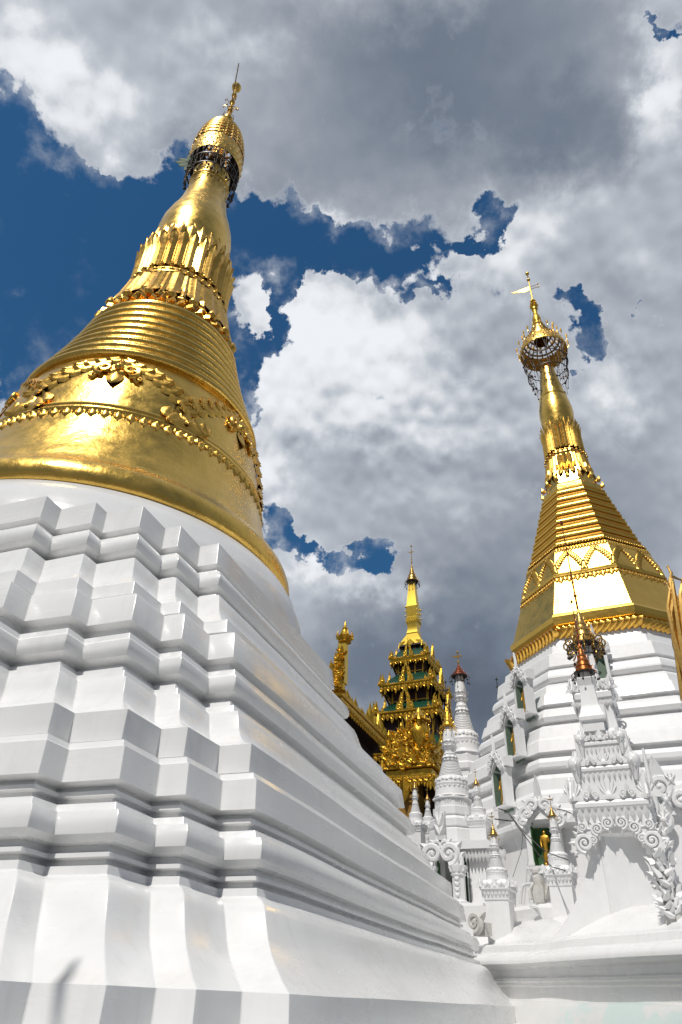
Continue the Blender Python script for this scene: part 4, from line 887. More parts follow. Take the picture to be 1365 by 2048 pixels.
# cables
def cable(pts,r,label,m_=WIRE,sag=0):
    P=[at(*p) for p in pts]; o0=P[0]; Q=[]
    for a,b in zip(P,P[1:]):
        for j in range(6):
            t=j/6; q=a.lerp(b,t); q.z-=sag*math.sin(PI*t)*(b-a).length; Q.append(q-o0)
    Q.append(P[-1]-o0); c=MB(); c.tube(Q,r,5); tag(c.build('cable',m_,loc=o0),label,'cable','cables strung across the terrace wall')
cable([(997,1617,3.0),(1015,1622,3.0),(1020,1630,2.95),(1050,1672,2.9),(1080,1712,2.85),(1105,1734,2.8),(1131,1741,2.6)],.009,'black cable looping down past the small stupa to the tall shrine, lower of the pair')
cable([(997,1617,3.0),(1016,1624,3.0),(1045,1660,2.9),(1082,1696,2.85),(1100,1707,2.75),(1137,1720,2.6)],.008,'black cable just above the lower looping one, ending at the tall shrine')
cable([(1114,1618,2.9),(1130,1621,2.85),(1150,1630,2.7)],.010,'short dark cable from the brass crown to the tall shrine',sag=.0)
cable([(990,1638,3.05),(1020,1642,3.1),(1048,1640,3.15)],.012,'thick cable lying along the wall ledge left of the green niche')
cable([(1016,1626,3.05),(1035,1690,3.1),(1062,1755,3.1)],.004,'thin grey wire falling straight to the conduit pipe',PIPE)
cable([(1046,1665,3.05),(1044,1700,3.1),(1026,1754,3.1)],.005,'thin wire hanging in a loop left of the green niche')
# ================================================================ tall carved shrine on the terrace
SD=2.6; c=at(1245,1700,SD); TS=thing('carved_shrine','tall carved white shrine tower with rust-red crown, nearest at the right','shrine',(c.x,c.y,0),RSZ)
zs=lambda v,u=1250:ray(u,v)[2]*SD*U+EYE
w0=.121*U; z_m1=.53*U+EYE; z_bot=.262*U+EYE
mb=MB(); pl=[(-.41,-.36),(-.20,-.43),(.43,-.17),(.43,.41),(-.41,.41)]; mb.loft([[(x,y,z) for x,y in pl] for z in (z_bot-.9,z_bot+.2,.40*U+EYE,.468*U+EYE)]); mb.build('shrine_body',WHITE2,TS,ang=20)
# swooping buttress on the left
mb=MB(); pts=[]; 
for j in range(15):
    t=j/14; pts.append((-.082*U-.95*(1-t)**2.2-.02,z_bot-.55+t*1.75))
rings=[]
for (x,z) in pts: rings.append([(x,-.36,z),(-.3,-.43,z),(-.3,.3,z),(x,.3,z)])
mb.loft(rings); mb.build('buttress',WHITE2,TS,ang=25)
mb=MB(); Zs=lambda z:z*U+EYE
sq(mb,[(.085*U,Zs(.455)),(.092*U,Zs(.462)),(.096*U,Zs(.485)),(.108*U,Zs(.50)),(.112*U,Zs(.528)),(.118*U,Zs(.531)),(.122*U,Zs(.537)),(.123*U,Zs(.548)),(.119*U,Zs(.556)),(.112*U,Zs(.558)),(.088*U,Zs(.562)),
       (.082*U,Zs(.62)),(.086*U,Zs(.652)),(.091*U,Zs(.657)),(.092*U,Zs(.665)),(.088*U,Zs(.673)),(.064*U,Zs(.678)),(.058*U,Zs(.715)),(.060*U,Zs(.745)),(.065*U,Zs(.749)),(.065*U,Zs(.757)),(.060*U,Zs(.763)),(.045*U,Zs(.766)),(.040*U,Zs(.80)),(.032*U,Zs(.812)),(.032*U,Zs(.90))]); mb.build('tower_tiers',WHITE2,TS,ang=25)
def tier_orn(w,z,h,n,drop,nf):
    mb=MB(); parapet(mb,w,z,h,n); mb.build('leaf_parapet',WHITE2,TS,ang=50); mb=MB(); fringe(mb,w-.015,z-.095-drop*.1,drop,nf); mb.build('pendant_fringe',WHITE2,TS,ang=45)
tier_orn(.113*U,Zs(.557),.34,2,.21,11)
tier_orn(.086*U,Zs(.674),.24,2,.13,10)
tier_orn(.060*U,Zs(.764),.20,2,.12,8)
for (w,z,r) in ((.092*U,Zs(.668),.105),(.065*U,Zs(.762),.075)):
    for sx,sy in ((-1,-1),(1,-1),(1,1),(-1,1)):
        mb=MB(); mb.ball((sx*w*1.04,sy*w*1.04,z+r*.6),r,12,1.25); mb.tube([(sx*w,sy*w,z-.25),(sx*w*1.03,sy*w*1.03,z+r*.2)],[r*.3,r*.8],8)
        mb.put(*leaf_t(r*2.2,r*1.4,r*.5,.02,5,4),frame(Vector((sx*w*1.05,sy*w*1.12,z-.05)),Vector((1,0,0)),Vector((0,0,1)),Vector((0,-1,0)))); mb.build('corner_bulb',WHITE2,TS,ang=60)
# arch of volutes hung under the first cornice
mb=MB(); f=frame(Vector((0,-.105*U,Zs(.46))),Vector((1,0,0)),Vector((0,0,1)),Vector((0,-1,0)))
for sd_ in (-1,1):
    for (x,y,s_) in ((.10,.14,.19),(.28,.06,.18),(.50,-.14,.27),(.36,-.10,.14),(.50,.10,.15)):
        g_=f@Matrix.Translation((sd_*x,y,.02)); scroll(mb,g_,s_,2.0,sd_,28,.13); mb.ball(g_@Vector((0,0,.02)),s_*.13,8)
        for a_ in (-.6,.2,1.0,1.9): mb.put(*leaf_t(s_*.75,s_*.34,.035,.02,5,4),g_@Matrix.Rotation(-sd_*(a_+1.3),4,'Z')@Matrix.Translation((0,s_*.22,-.01)))
o=[];inn=[]
for i in range(17):
    s_=i/16*2-1; o.append((s_*.60,.26)); yy=.12*math.cos(s_*PI*.5)**.8-.02-.24*abs(s_)**1.6; inn.append((s_*.58,yy))
n=17; vs_=[(x,y,-.12) for x,y in o]+[(x,y,-.12) for x,y in inn]+[(x,y,.02) for x,y in o]+[(x,y,.02) for x,y in inn]; fs=[]
for i in range(n-1): fs+=[(i,i+1,n+i+1,n+i),(2*n+i,3*n+i,3*n+i+1,2*n+i+1),(n+i,n+i+1,3*n+i+1,3*n+i)]
fs+=[(0,n,3*n,2*n),(n-1,3*n-1,4*n-1,2*n-1)]; mb.put(vs_,fs,f); mb.build('volute_arch',WHITE2,TS,ang=45)
mb=MB(); f=frame(Vector((.105*U,0,Zs(.45))),Vector((0,1,0)),Vector((0,0,1)),Vector((1,0,0)))
for (x,y,s_) in ((-.40,-.05,.26),(-.15,.05,.24),(.15,.05,.24),(.4,-.05,.26)): scroll(mb,f@Matrix.Translation((x,y,0)),s_,1.6,1,20,.20)
mb.put(*leaf_t(.55,.35,.1,.05,6,4),f@Matrix.Translation((-.42,-.12,.02))@Matrix.Rotation(PI,4,'Z')); mb.build('side_volutes',WHITE2,TS,ang=45)
# tapered front pillar carrying the crown
pc=TS.matrix_basis; mb=MB(); px_,py_=-.07,-.10
mb.lathe([(.036*U,Zs(.80)),(.036*U,Zs(.835)),(.044*U,Zs(.838)),(.045*U,Zs(.85)),(.034*U,Zs(.87)),(.029*U,Zs(.90)),(.0255*U,Zs(.955)),(.025*U,Zs(.97)),(.030*U,Zs(.985)),(.034*U,Zs(.995)),(.034*U,Zs(1.0)),(.018*U,Zs(1.005)),(.016*U,Zs(1.04))],4,(px_,py_),ph=PI/4,poly=True); mb.build('front_pillar',WHITE2,TS,ang=20)
small_hti(TS,px_,py_,Zs(1.028),.185,.62,.95,(ORANGE,IRON,COPPER),seed=31,vane=0,drops=10,tiers=6)
# rear shrine with the taller openwork crown
SD2=3.02; c=at(1190,1400,SD2); TR=thing('rear_shrine','white shrine tower with silvery openwork crown, directly behind the tall carved shrine','shrine',(c.x,c.y,0),RSZ)
zr_=lambda v,u=1195:ray(u,v)[2]*SD2*U+EYE
mb=MB(); sq(mb,[(.10*U,zr_(1800)),(.10*U,zr_(1480)),(.075*U,zr_(1470)),(.068*U,zr_(1440)),(.072*U,zr_(1412)),(.079*U,zr_(1408)),(.080*U,zr_(1398)),(.074*U,zr_(1392)),(.045*U,zr_(1388)),(.036*U,zr_(1350)),(.030*U,zr_(1315)),(.028*U,zr_(1295)),(.016*U,zr_(1290)),(.014*U,zr_(1262))]); mb.build('shrine_tower',WHITE2,TR,ang=20)
mb=MB(); parapet(mb,.074*U,zr_(1393),.28,2); mb.build('leaf_parapet',WHITE2,TR,ang=45); mb=MB(); fringe(mb,.076*U,zr_(1414),.15,8); mb.build('pendant_fringe',WHITE2,TR,ang=45)
small_hti(TR,0,0,zr_(1288),.30,.95,2.6,(BRASS,IRON,ORANGE),seed=32,vane=.6,drops=14,tiers=6)
mb=MB()
for i in range(12):
    a=2*PI*i/12; f=frame(Vector((.33*math.cos(a),.33*math.sin(a),zr_(1285))),Vector((math.cos(a),math.sin(a),0)),Vector((0,0,1)),Vector((-math.sin(a),math.cos(a),0)))
    scroll(mb,f,.26,1.6,1,18,.08); scroll(mb,f@Matrix.Translation((.02,-.2,0)),.18,1.4,-1,16,.09)
mb.build('openwork_scrolls',BRASS,TR,ang=60)
# sculpture and foliage stucco at the right edge
GR=thing('stucco_guardian','white stucco guardian column with carved leaves at the right edge','sculpture',at(1352,1850,2.25),RSZ)
zz_=lambda v:ray(1350,v)[2]*2.25*U+EYE-at(1352,1850,2.25).z
mb=MB(); mb.tube([(0,0,-.6),(0,0,zz_(1830)),(-.02,0,zz_(1800)),(0,0,zz_(1770)),(-.03,-.02,zz_(1745)),(0,0,zz_(1730))],[.12,.13,.10,.12,.09,.04],12); mb.build('column',GREYW,GR,ang=60)
mb=MB()
for i in range(44):
    a=random.uniform(-PI,0); z=random.uniform(zz_(1840),zz_(1700)); r=.10+.05*random.random()
    f=frame(Vector((r*math.cos(a),r*math.sin(a),z)),Vector((-math.sin(a),math.cos(a),0)),Vector((0,0,1)),Vector((math.cos(a),math.sin(a),0)))
    mb.put(*leaf_t(.15,.09,.05,.05,5,4),f@Matrix.Rotation(random.uniform(-1.2,1.2),4,'Z'))
mb.build('carved_leaves',WHITE2,GR,ang=60)
ER=thing('flame_finials','white stucco flame leaves and bulbs down the right side of the tall carved shrine','carving',at(1335,1720,2.62),RSZ)
mb=MB(); o0=at(1335,1720,2.62)
for (u,v,s_) in ((1328,1640,.20),(1333,1600,.16),(1330,1700,.26),(1326,1668,.2),(1342,1560,.14),(1330,1730,.24),(1336,1760,.2)):
    p=Matrix.Rotation(-RSZ,3,'Z')@(at(u,v,2.62)-o0); 
    for a in (-.9,-.3,.3,.9,2.6,3.6): mb.put(*leaf_t(s_*.8,s_*.5,s_*.3,.04,5,4),frame(p,Vector((1,0,0)),Vector((0,0,1)),Vector((0,-1,0)))@Matrix.Rotation(a,4,'Z'))
    mb.ball(p,s_*.35,8)
mb.tube([(0.0,.15,-2.),(0.0,.15,1.0),(-.0,.15,1.8)],[.08,.06,.02],6)
mb.build('flame_leaves',WHITE2,ER,ang=60)
LW=thing('stepped_gable','white stucco gable with leaf crest, cut by the right edge of the view','shrine',at(1375,1760,2.9),RSZ)
mb=MB(); mb.box((0,.2,-.2),(.9,.8,2.4)); mb.box((0,.2,1.05),(1.1,1.0,.12)); mb.box((0,.2,1.25),(.8,.7,.3)); mb.build('gable_block',WHITE2,LW,ang=20)
mb=MB(); f=frame(Vector((-.1,-.32,1.1)),Vector((1,0,0)),Vector((0,0,1)),Vector((0,-1,0)))
for (x,y,s_) in ((-.3,.1,.36),(0,.35,.4),(-.42,-.4,.3),(-.1,-.2,.35),(.3,.1,.36)):
    scroll(mb,f@Matrix.Translation((x,y,0)),s_,1.6,1,20,.2); mb.put(*leaf_t(s_*1.4,s_*.7,.1,.08,5,4),f@Matrix.Translation((x,y,0))@Matrix.Rotation(random.uniform(-.6,.6),4,'Z'))
mb.build('leaf_crest',WHITE2,LW,ang=50)
# gilded flame finial, right edge
q0=at(1362,1330,2.3); GF=thing('gilded_flame_finial','cluster of curved gilded flame blades at the right edge of the view','finial',tuple(q0),RSZ)
IR=Matrix.Rotation(-RSZ,3,'Z'); lp=lambda u,v,d=0:IR@(at(u,v,2.3+d)-q0)
mb=MB()
for pts,w in (([(1372,1350),(1352,1290),(1343,1230),(1349,1195),(1341,1160),(1343,1146),(1336,1134)],.065),([(1366,1330),(1347,1262),(1337,1215),(1341,1180),(1335,1168),(1331,1166)],.05),([(1370,1320),(1358,1250),(1350,1195),(1346,1165),(1343,1152)],.06),
    ([(1376,1300),(1366,1230),(1362,1190),(1366,1160),(1372,1156)],.06),([(1345,1153),(1352,1156),(1362,1160),(1376,1162)],.03),([(1386,1330),(1376,1240),(1370,1180)],.08),([(1368,1400),(1352,1300),(1350,1260)],.05)):
    P_=[lp(u,v,.01*i) for i,(u,v) in enumerate(pts)]; n=len(P_); mb.tube(P_,[w*(1-.75*i/(n-1)) for i in range(n)],6)
    for i in range(1,n): mb.ball(P_[i],w*.75*(1-.6*i/n),6,1.5)
mb.build('flame_blades',BRASS,GF,ang=50)
mb=MB(); mb.box((.55,.25,-1.9),(.5,.5,3.8)); mb.build('finial_post',WHITE2,GF,ang=20)
# ================================================================ tiered pagoda roof, gable pavilion, long eave
PD=7.5; pa=7.12; PGX,PGY=math.sin(R_(pa))*PD*U,math.cos(R_(pa))*PD*U
PG=thing('tiered_pagoda','tiered pagoda tower with gilt eaves, green roofs and a square golden spire','pagoda',(PGX,PGY,0),RSZ)
def lace(mb,w,z,drop,n,t=.04):      # pierced hanging border
    for f in sides(w,z):
        for i in range(n):
            x=(i+.5-n/2)*2*w/n; s_=2*w/n
            mb.put(*leaf_t(drop*(1.25 if i%3==1 else .85),s_*.95,t*1.5,.02,4,3),f@Matrix.Translation((x,0,0))@Matrix.Rotation(PI,4,'Z'))
            scroll(mb,f@Matrix.Translation((x,-drop*.35,.02)),s_*.8,1.2,1 if i%2 else -1,10,.14)
def horn(mb,f,h):                   # flame-like corner acroterion
    for (x,k,a) in ((0,1.,.0),(.22,.8,-.15),(-.22,.62,.2),(.42,.5,-.3)):
        b=Vector((x*h,0,0)); mb.tube([f@(b+Vector((0,-.05*h,0))),f@(b+Vector((math.sin(a)*h*.4,.35*h*k,0))),f@(b+Vector((-.05*h+math.sin(a)*h*.6,.72*h*k,.02))),f@(b+Vector((.06*h+math.sin(a)*h*.6,1.05*h*k,.0)))],[.15*h*k,.17*h*k,.08*h*k,.005],6)
    mb.ball(f@Vector((0,.25*h,0)),.20*h,8)
def gablet(mb,f,w,h):               # pair of leaning carved flames meeting over the roof
    for sd_ in (-1,1):
        o=[(.10,.02),(.52,0),(.60,.10),(.50,.34),(.40,.30),(.34,.55),(.22,.78),(.16,.70),(.05,1.0),(.0,.95),(.10,.62),(.14,.3)]
        pts=[(sd_*x*w,y*h) for x,y in o]
        if sd_<0: pts=pts[::-1]
        mb.extrude(pts,.10,f)
        for (x,y) in ((.30,.14),(.42,.10),(.24,.36),(.17,.56),(.33,.27)): scroll(mb,f@Matrix.Translation((sd_*x*w,y*h,.09)),.15*w,1.3,sd_,12,.2)
    mb.tube([f@Vector((0,.80*h,.05)),f@Vector((0,1.0*h,.05)),f@Vector((0,1.25*h,.05))],[.09*w,.07*w,.005],6)
def eave_tier(P,w,z,rw,rz0,roof_w,ww,wz0,wz1,h=.9):
    """w eave half width, z beam height; green roof rising to half width rw at rz0; maroon wall ww from wz0 to wz1 below the eave"""
    mb=MB(); mb.lathe([(w*1.0,z+.05),(w*.98,z+.10),(rw,rz0)],4,ph=PI/4,poly=True,cap=False)
    for f in sides(w*.99,z+.08):
        for i in range(15):
            x=(i-7)/7*w*.95; tgt=Vector((x*rw/w,rz0-z-.08,-(w-rw))); mb.tube([f@Vector((x,0,.0)),f@(tgt+Vector((0,.02,.02)))],.018,4)
    mb.build('roof_skirt',GREEN,P,ang=20)
    mb=MB(); mb.lathe([(w*.80,z-.10),(w*.98,z-.12),(w*1.0,z-.02),(w*1.03,z+.03),(w*1.03,z+.10),(w*.99,z+.15),(w*.95,z+.13)],4,ph=PI/4,poly=True,cap=False)
    for f in sides(w*1.035,z+.06):
        for i in range(34): mb.ball(f@Vector(((i-16.5)/17*w,0,0)),.035,5)
    mb.build('eave_beam',GOLD3,P,ang=30)
    mb=MB(); lace(mb,w*1.0,z-.05,.36*h,15); mb.build('lace_border',GOLD3,P,ang=50)
    for f in sides(w*1.0,z+.12):
        for g_,hq in ((f@Matrix.Translation((w*.90,0,0)),.62),(f@Matrix.Translation((-w*.90,0,0))@Matrix.Rotation(PI,4,'Y'),.62),(f@Matrix.Translation((w*-.70,0,0)),.26),(f@Matrix.Translation((w*.70,0,0)),.26)):
            mb=MB(); horn(mb,g_,hq*h); mb.build('corner_flame',GOLD3,P,ang=50)
    for f in sides(w*1.0,z+.12): mb=MB(); gablet(mb,f@Matrix.Translation((0,0,-.05)),w*.46,1.10*h); mb.build('gablet',GOLD3,P,ang=40)
    mb=MB(); sq(mb,[(ww,wz0),(ww,wz1)])
    mb.build('storey_wall',MAROON,P,smooth=False)
    mb=MB()
    for f in sides(ww+.01,0):
        for x in (-ww*.97,-ww*.36,ww*.36,ww*.97): mb.box((x,(wz0+wz1)/2,0),(.07,wz1-wz0,.06),f)
        for zq in (wz0+.12,wz0+(wz1-wz0)*.45): mb.box((0,zq,.0),(ww*1.9,.05,.05),f)
    mb.build('gilt_panelling',GOLD3,P,smooth=False)
    mb=MB()
    for f in sides(0,0):
        for x in (-1,1): mb.tube([f@Vector((x*ww,wz0+.05,ww)),f@Vector((x*w*.93,z-.12,w*.93))],.06,5)
        mb.box((0,z-.13,w*.5),(w*1.8,.04,w*.9),f)
    mb.build('soffit',BROWN,P,smooth=False)
zp=lambda z:z*U+EYE
eave_tier(PG,.223*U,zp(3.185),.075*U,zp(3.40),0,.15*U,zp(2.96),zp(3.17),.85)
eave_tier(PG,.312*U,zp(2.85),.155*U,zp(3.03),0,.205*U,zp(2.58),zp(2.84),1.05)
eave_tier(PG,.372*U,zp(2.515),.21*U,zp(2.68),0,.285*U,zp(2.20),zp(2.50),1.15)
eave_tier(PG,.46*U,zp(2.06),.29*U,zp(2.28),0,.36*U,zp(1.5),zp(2.05),1.2)
mb=MB(); sq(mb,[(.36*U,zp(0)-1.5),(.36*U,zp(1.5))]); mb.build('tower_base',MAROON,PG,smooth=False)
mb=MB(); sq(mb,[(.062*U,zp(3.36)),(.062*U,zp(3.50))]); mb.build('spire_neck',MAROON,PG,smooth=False)
mb=MB(); mb.lathe([(.150*U,zp(3.375)),(.120*U,zp(3.43)),(.07*U,zp(3.47))],4,ph=PI/4,poly=True,cap=False)
for f in sides(.125*U,zp(3.36)):
    for q in (-1,-.4,.4,1): mb.box((q*.11*U,-.12,0),(.16,.34,.03),f@Matrix.Rotation(q*.3,4,'Z'))
mb.build('ragged_eave',BROWN,PG,smooth=False)
mb=MB(); mb.lathe([(.140*U,zp(3.40)),(.118*U,zp(3.455)),(.085*U,zp(3.52)),(.066*U,zp(3.56)),(.07*U,zp(3.575)),(.062*U,zp(3.60)),(.058*U,zp(3.66)),(.066*U,zp(3.70)),(.070*U,zp(3.72)),(.070*U,zp(3.78)),(.060*U,zp(3.79)),(.066*U,zp(3.88)),(.069*U,zp(3.93)),(.062*U,zp(3.95)),(.036*U,zp(4.28)),(.034*U,zp(4.33))],4,ph=PI/4,poly=True,cap=False)
for f in sides(.135*U,zp(3.41)):
    for q in (-1,1): mb.extrude([(q*.10*U,0),(q*.16*U,-.30),(q*.13*U,.10),(q*.06*U,.18)][::q],.04,f)
    mb.extrude([(-.05*U,.0),(0,-.16),(.05*U,0),(0,.25)],.05,f)
for f in sides(.072*U,zp(3.75)):
    for i in range(5): mb.put(*leaf_t(.22,.14,.05,.02,4,3),f@Matrix.Translation(((i-2)*.14,.02,0))@Matrix.Rotation(PI,4,'Z'))
for sx,sy in ((-1,-1),(1,-1),(1,1),(-1,1)):
    for z in (3.80,3.86,3.92): mb.ball((sx*.073*U,sy*.073*U,zp(z)),.06,6)
mb.build('square_spire',GOLDP,PG,ang=20)
small_hti(PG,0,0,zp(4.30),.072*U,.085*U*3.0,.30*U,(BRASS,IRON,BRASS),seed=41,vane=.7,drops=12,tiers=6)
# ---- carved golden gable in front of the tower
GDD=5.3; c=at(832,1560,GDD); GG=thing('golden_gable','golden carved gable block on an ochre column, in front of the tiered pagoda','pavilion',(c.x,c.y,0),RSZ)
zg=lambda v,u=825:ray(u,v)[2]*GDD*U+EYE; kx=GDD*U*(az(842,1540)-az(822,1540))/20
XG=lambda u:(u-832)*kx
mb=MB(); yl,yr=XG(768),XG(866); wg=(yr-yl)/2; xm=(yl+yr)/2; dpt=1.7
mb.box((xm,dpt/2,zg(1546)),(2*wg,dpt,.28)); mb.box((xm,dpt/2,zg(1534)),(2*wg+.16,dpt+.16,.10)); mb.box((xm,dpt/2+.1,zg(1505)),(2*wg*.86,dpt*.8,zg(1475)-zg(1535)))
for i in range(46): mb.ball((yl+(i+.5)/46*2*wg,-.09,zg(1534)),.05,6); mb.ball((yr+.09,(i+.5)/46*dpt,zg(1534)),.05,6)
mb.build('entablature',GOLD3,GG,ang=30)
rnd=random.Random(9); mb=MB()
def flank(f,w,h,n):
    for i in range(n):
        x=rnd.uniform(-w,w); y=rnd.random()**1.2*h*(1-.5*abs(x/w)); s_=rnd.uniform(.16,.36)
        g_=f@Matrix.Translation((x,y,rnd.uniform(0,.12)))@Matrix.Rotation(rnd.uniform(-2,2),4,'Z')
        if i%3==0: scroll(mb,g_,s_,1.5,rnd.choice((-1,1)),16,.17)
        else: mb.put(*leaf_t(s_*1.3,s_*.7,.09,.12,5,3),g_)
        if i%4==0: mb.ball(g_.translation,.06,6)
F=frame(Vector((xm,-.02,zg(1532))),Vector((1,0,0)),Vector((0,0,1)),Vector((0,-1,0))); flank(F,wg*.98,zg(1448)-zg(1532),190)
F2=frame(Vector((yr-.10,dpt/2,zg(1532))),Vector((0,1,0)),Vector((0,0,1)),Vector((1,0,0))); flank(F2,dpt*.48,1.1,60)
for u,v0,v1,w in ((776,1512,1456,.12),(817,1490,1428,.12),(762,1520,1494,.10),(804,1480,1443,.08),(792,1500,1468,.10)):
    x=XG(u); z0_,z1_=zg(v0),zg(v1); mb.tube([(x,-.05,z0_-.3),(x,-.05,z0_),(x,-.05,z0_+(z1_-z0_)*.75),(x,-.05,z0_+(z1_-z0_)*.80),(x,-.05,z0_+(z1_-z0_)*.86),(x,-.05,z1_)],[w*1.3,w,w*.5,w*.75,w*.45,.01],8)
mb.build('carved_gable',GOLD3,GG,ang=50)
mb=MB()                                     # bulbous finial figure on the right gable end
x=XG(843)
for r,a,b in (): pass
mb.lathe([(.10,zg(1505)),(.20,zg(1492)),(.36,zg(1478)),(.40,zg(1465)),(.30,zg(1453)),(.17,zg(1445)),(.26,zg(1440)),(.30,zg(1436)),(.15,zg(1430)),(.12,zg(1424)),(.02,zg(1416))],16,(x,0))
for i in range(10):
    a=2*PI*i/10; mb.tube([(x+.25*math.cos(a),.25*math.sin(a),zg(1440)),(x+.45*math.cos(a),.45*math.sin(a),zg(1444)),(x+.42*math.cos(a),.42*math.sin(a),zg(1436))],[.08,.07,.02],5)
for i in range(24): a=rnd.random()*6.28; zq=rnd.uniform(zg(1488),zg(1456)); mb.put(*leaf_t(.25,.14,.05,.04,4,3),frame(Vector((x+.37*math.cos(a),.37*math.sin(a),zq)),Vector((-math.sin(a),math.cos(a),0)),Vector((0,0,1)),Vector((math.cos(a),math.sin(a),0))))
mb.build('urn_finial',GOLD3,GG,ang=50)
mb=MB(); n=17
for i in range(n):
    x=yl+(i+.5)/n*2*wg; d=.5+.5*abs(math.cos(i/n*PI*2))
    mb.put(*leaf_t(.5*d+.1,.24,.08,.04,5,3),frame(Vector((x,-.04,zg(1550))),Vector((1,0,0)),Vector((0,0,1)),Vector((0,-1,0)))@Matrix.Rotation(PI,4,'Z')); scroll(mb,frame(Vector((x,-.06,zg(1556))),Vector((1,0,0)),Vector((0,0,1)),Vector((0,-1,0))),.26,1.5,(-1)**i,16,.16)
    y=(i+.5)/n*dpt; mb.put(*leaf_t(.5*d+.1,.24,.08,.04,5,3),frame(Vector((yr+.04,y,zg(1550))),Vector((0,1,0)),Vector((0,0,1)),Vector((1,0,0)))@Matrix.Rotation(PI,4,'Z')); scroll(mb,frame(Vector((yr+.06,y,zg(1556))),Vector((0,1,0)),Vector((0,0,1)),Vector((1,0,0))),.26,1.5,(-1)**i,16,.16)
mb.put(*leaf_t(.9,.5,.12,.04,6,4),frame(Vector((XG(808),-.05,zg(1553))),Vector((1,0,0)),Vector((0,0,1)),Vector((0,-1,0)))@Matrix.Rotation(PI,4,'Z'))
mb.build('fretwork_valance',GOLD3,GG,ang=50)
mb=MB(); cx_=XG(806); sq2=[(.46,0.0),(.46,zg(1605)),(.52,zg(1602)),(.52,zg(1597)),(.58,zg(1594)),(.58,zg(1588)),(.46,zg(1584)),(.46,zg(1560))]
mb.lathe(sq2,4,(cx_,.6),ph=PI/4,poly=True); mb.build('column',OCHRE,GG,ang=20)
mb=MB(); mb.box((XG(850),1.7,(zg(1560)+0)/2),(1.0,1.6,zg(1560))); mb.build('dark_doorway',BROWN,GG,smooth=False)
# ---- long gilt eave running back along the far side, with its corner mast
A_=at(668,1383,5.3); B_=at(780,1500,7.2); 
# same eave height at both ends: project B onto A's height
wA=ray(664,1382); wB=ray(775,1492); zE=(wA[2]*5.2)*U; dB=zE/wB[2]; A_=Vector((wA[0]*5.2*U,wA[1]*5.2*U,zE+EYE)); B_=Vector((wB[0]*dB,wB[1]*dB,zE+EYE))
dr=(B_-A_); Ln=dr.length; dr.normalize(); nr=Vector((dr.y,-dr.x,0))      # nr points towards the right
HR=thing('long_hall_roof','long hall with a gilt carved eave and dark soffit, running back behind the great plinth','hall',(A_.x,A_.y,0),math.atan2(dr.y,dr.x))
# local x along the eave, local y = left (inside)
ze=A_.z
mb=MB(); mb.box((Ln/2-.5,3.0,ze-.25),(Ln+1,6,.12)); mb.box((Ln/2-.5,3.2,ze-2.2),(Ln+.4,5.2,4.0)); mb.build('soffit',BROWN,HR,smooth=False)
mb=MB(); mb.box((Ln/2-.5,3.2,(ze-4.2)/2),(Ln+.4,5.2,ze-4.2)); mb.build('hall_wall',BROWN,HR,smooth=False)
mb=MB(); mb.loft([[(-1,0,ze-.15),(-1,6,ze-.15),(-1,6,ze+1.6),(-1,4,ze+1.2)],[(Ln,0,ze-.15),(Ln,6,ze-.15),(Ln,6,ze+1.6),(Ln,4,ze+1.2)]]); mb.build('roof_slope',GREEN,HR,smooth=False)
mb=MB(); mb.box((Ln/2-.5,0,ze-.02),(Ln+1.0,.22,.30)); mb.tube([(-1,-.1,ze+.14),(Ln,-.1,ze+.14)],.10,8)
mb.build('eave_beam',GOLD3,HR,ang=30)
mb=MB(); n=60
for i in range(n):
    x=-1+(i+.5)/n*(Ln+1); f=frame(Vector((x,-.12,ze-.05)),Vector((1,0,0)),Vector((0,0,1)),Vector((0,-1,0)))
    mb.put(*leaf_t(.42 if i%2 else .30,.22,.06,.03,4,3),f@Matrix.Rotation(PI,4,'Z')); scroll(mb,f@Matrix.Translation((0,-.15,.03)),.2,1.3,(-1)**i,12,.16)
mb.build('lace_border',GOLD3,HR,ang=50)
mb=MB()
for i in range(40):
    x=-.6+i/40*(Ln+.6); f=frame(Vector((x,0,ze+.18)),Vector((1,0,0)),Vector((0,0,1)),Vector((0,-1,0))); hh=rnd.choice((.28,.36,.5,.9)); 
    mb.tube([f@Vector((0,-.1,0)),f@Vector((.05,hh*.5,0)),f@Vector((-.03,hh*.8,0)),f@Vector((.02,hh*1.2,0))],[hh*.2,hh*.2,hh*.09,.005],5)
horn(mb,frame(Vector((Ln*.80,0,ze+.18)),Vector((1,0,0)),Vector((0,0,1)),Vector((0,-1,0))),.9); horn(mb,frame(Vector((Ln*.70,0,ze+.18)),Vector((1,0,0)),Vector((0,0,1)),Vector((0,-1,0))),.6)
mb.build('ridge_flames',GOLD3,HR,ang=50)
# corner mast with carved swag and diamond bud
mast=thing('corner_mast','gilded corner mast with carved foliage foot and crowned bud, left of the tiered pagoda','finial',tuple(A_),RSZ)
zm=lambda v:(ray(684,v)[2]*5.2*U+EYE)-A_.z; xo=.55
mb=MB(); sx_=.0
px0=IRr=Matrix.Rotation(-RSZ,3,'Z')
def mp(u,v): return px0@(at(u,v,5.2)-A_)
c0=mp(684,1383)
mb.lathe([(.17,0.3),(.16,mp(686,1288).z)],4,(mp(686,1320).x,mp(686,1320).y),ph=PI/4,poly=True)
mb.build('shaft',GOLDP,mast,ang=20)
mb=MB(); b=mp(690,1280); mb.lathe([(.08,b.z-.22),(.28,b.z-.12),(.20,b.z-.02),(.26,b.z+.05),(.30,b.z+.14),(.17,b.z+.30),(.10,b.z+.45),(.13,b.z+.52),(.06,b.z+.62),(.01,b.z+.85)],10,(b.x,b.y))
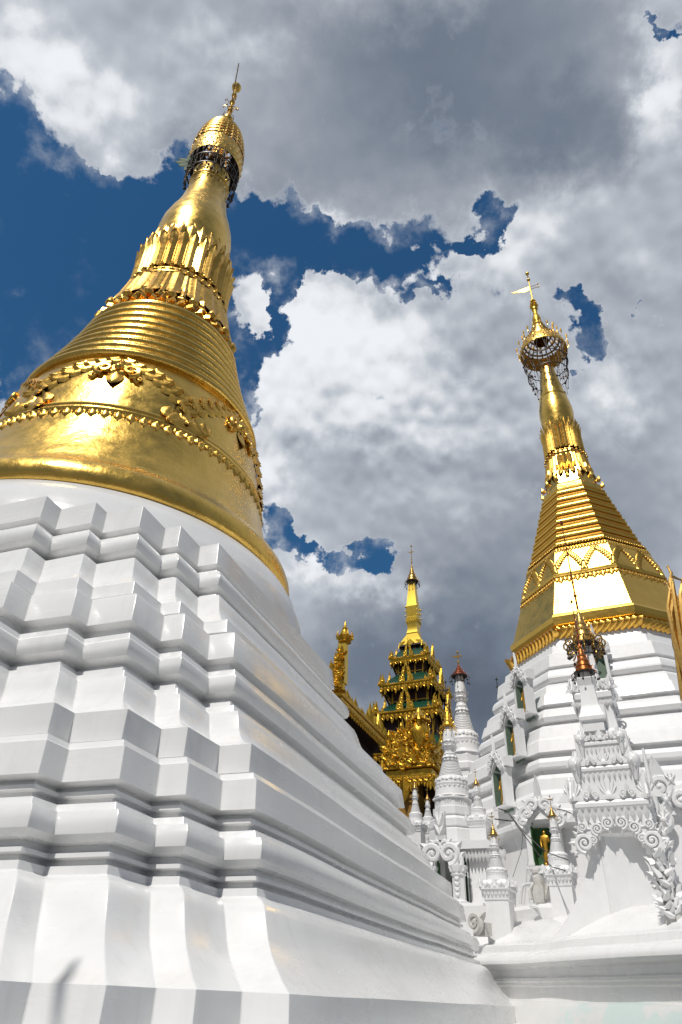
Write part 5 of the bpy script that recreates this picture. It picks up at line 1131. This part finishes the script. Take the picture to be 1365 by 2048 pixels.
for i in range(8):
    a=2*PI*i/8; mb.tube([(b.x+.22*math.cos(a),b.y+.22*math.sin(a),b.z+.0),(b.x+.36*math.cos(a),b.y+.36*math.sin(a),b.z+.12),(b.x+.30*math.cos(a),b.y+.30*math.sin(a),b.z+.36)],[.05,.05,.01],5)
mb.build('crowned_bud',GOLD3,mast,ang=50)
mb=MB(); 
for i in range(120):
    t=rnd.random(); v=1385-t*75; wd2=.62*(1-t)**.7+.12; u=684-6*(1-t)*2+rnd.uniform(-1,1)*wd2*15
    p=mp(u,v)+Vector((0,-.1-.15*rnd.random(),0)); g_=frame(p,Vector((1,0,0)),Vector((0,0,1)),Vector((0,-1,0)))@Matrix.Rotation(rnd.uniform(-2,2),4,'Z'); s_=rnd.uniform(.14,.28)
    if i%3==0: scroll(mb,g_,s_,1.5,rnd.choice((-1,1)),14,.18)
    else: mb.put(*leaf_t(s_*1.3,s_*.7,.08,.1,4,3),g_)
mb.tube([mp(677,1383),mp(677,1350),mp(682,1315)],[.30,.26,.16],8)
mb.tube([mp(660,1388)+Vector((0,0,0)),mp(684,1388)],.16,8)
mb.build('carved_foliage',GOLD3,mast,ang=50)
# far antenna
an=at(997,1392,6.5); A2=MB(); hA=at(996,1353,6.5).z-an.z; A2.tube([(0,0,-4),(0,0,hA*.6),(0,0,hA)],[.03,.02,.008],5)
for t in (.15,.45,.85): A2.ball((0,0,hA*t),.05,6); A2.tube([(-.09,0,hA*t),(.09,0,hA*t)],.012,4)
tag(A2.build('thin_finial_rod',IRON,loc=tuple(an)),'thin dark finial rod rising behind the left edge of the octagonal stupa','rod')
# street lamp behind the photographer's left shoulder; only its shadow falls into the picture
P1,P2,P3=Vector((-1.111,3.668,1.729)),Vector((-1.118,3.510,1.626)),Vector((-1.085,3.460,1.496))
OF=Vector((-.16,.06,.03)); P1+=OF; P2+=OF; P3+=OF; t_=8.5; a3=P1+sd*t_; a2=P2+sd*t_; LPX,LPY=(P3+sd*t_).x,(P3+sd*t_).y
SLp=thing('street_lamp','grey curved street lamp behind the viewer, casting a soft shadow on the plinth','street lamp',(LPX,LPY,0))
o0=Vector((LPX,LPY,0)); mb=MB(); mb.tube([(0,0,0),(0,0,3),(0,0,a2.z-.35),a2-o0,(a2-o0).lerp(a3-o0,.55)+Vector((0,0,.03)),a3-o0],[.04,.03,.024,.022,.020,.018],10); mb.build('pole',IRON,SLp)
mb=MB(); dv=(a3-a2).normalized(); mb.tube([a3-o0-dv*.02,a3-o0+dv*.10,a3-o0+dv*.24],[.025,.035,.015],10); mb.build('lamp_head',IRON,SLp)
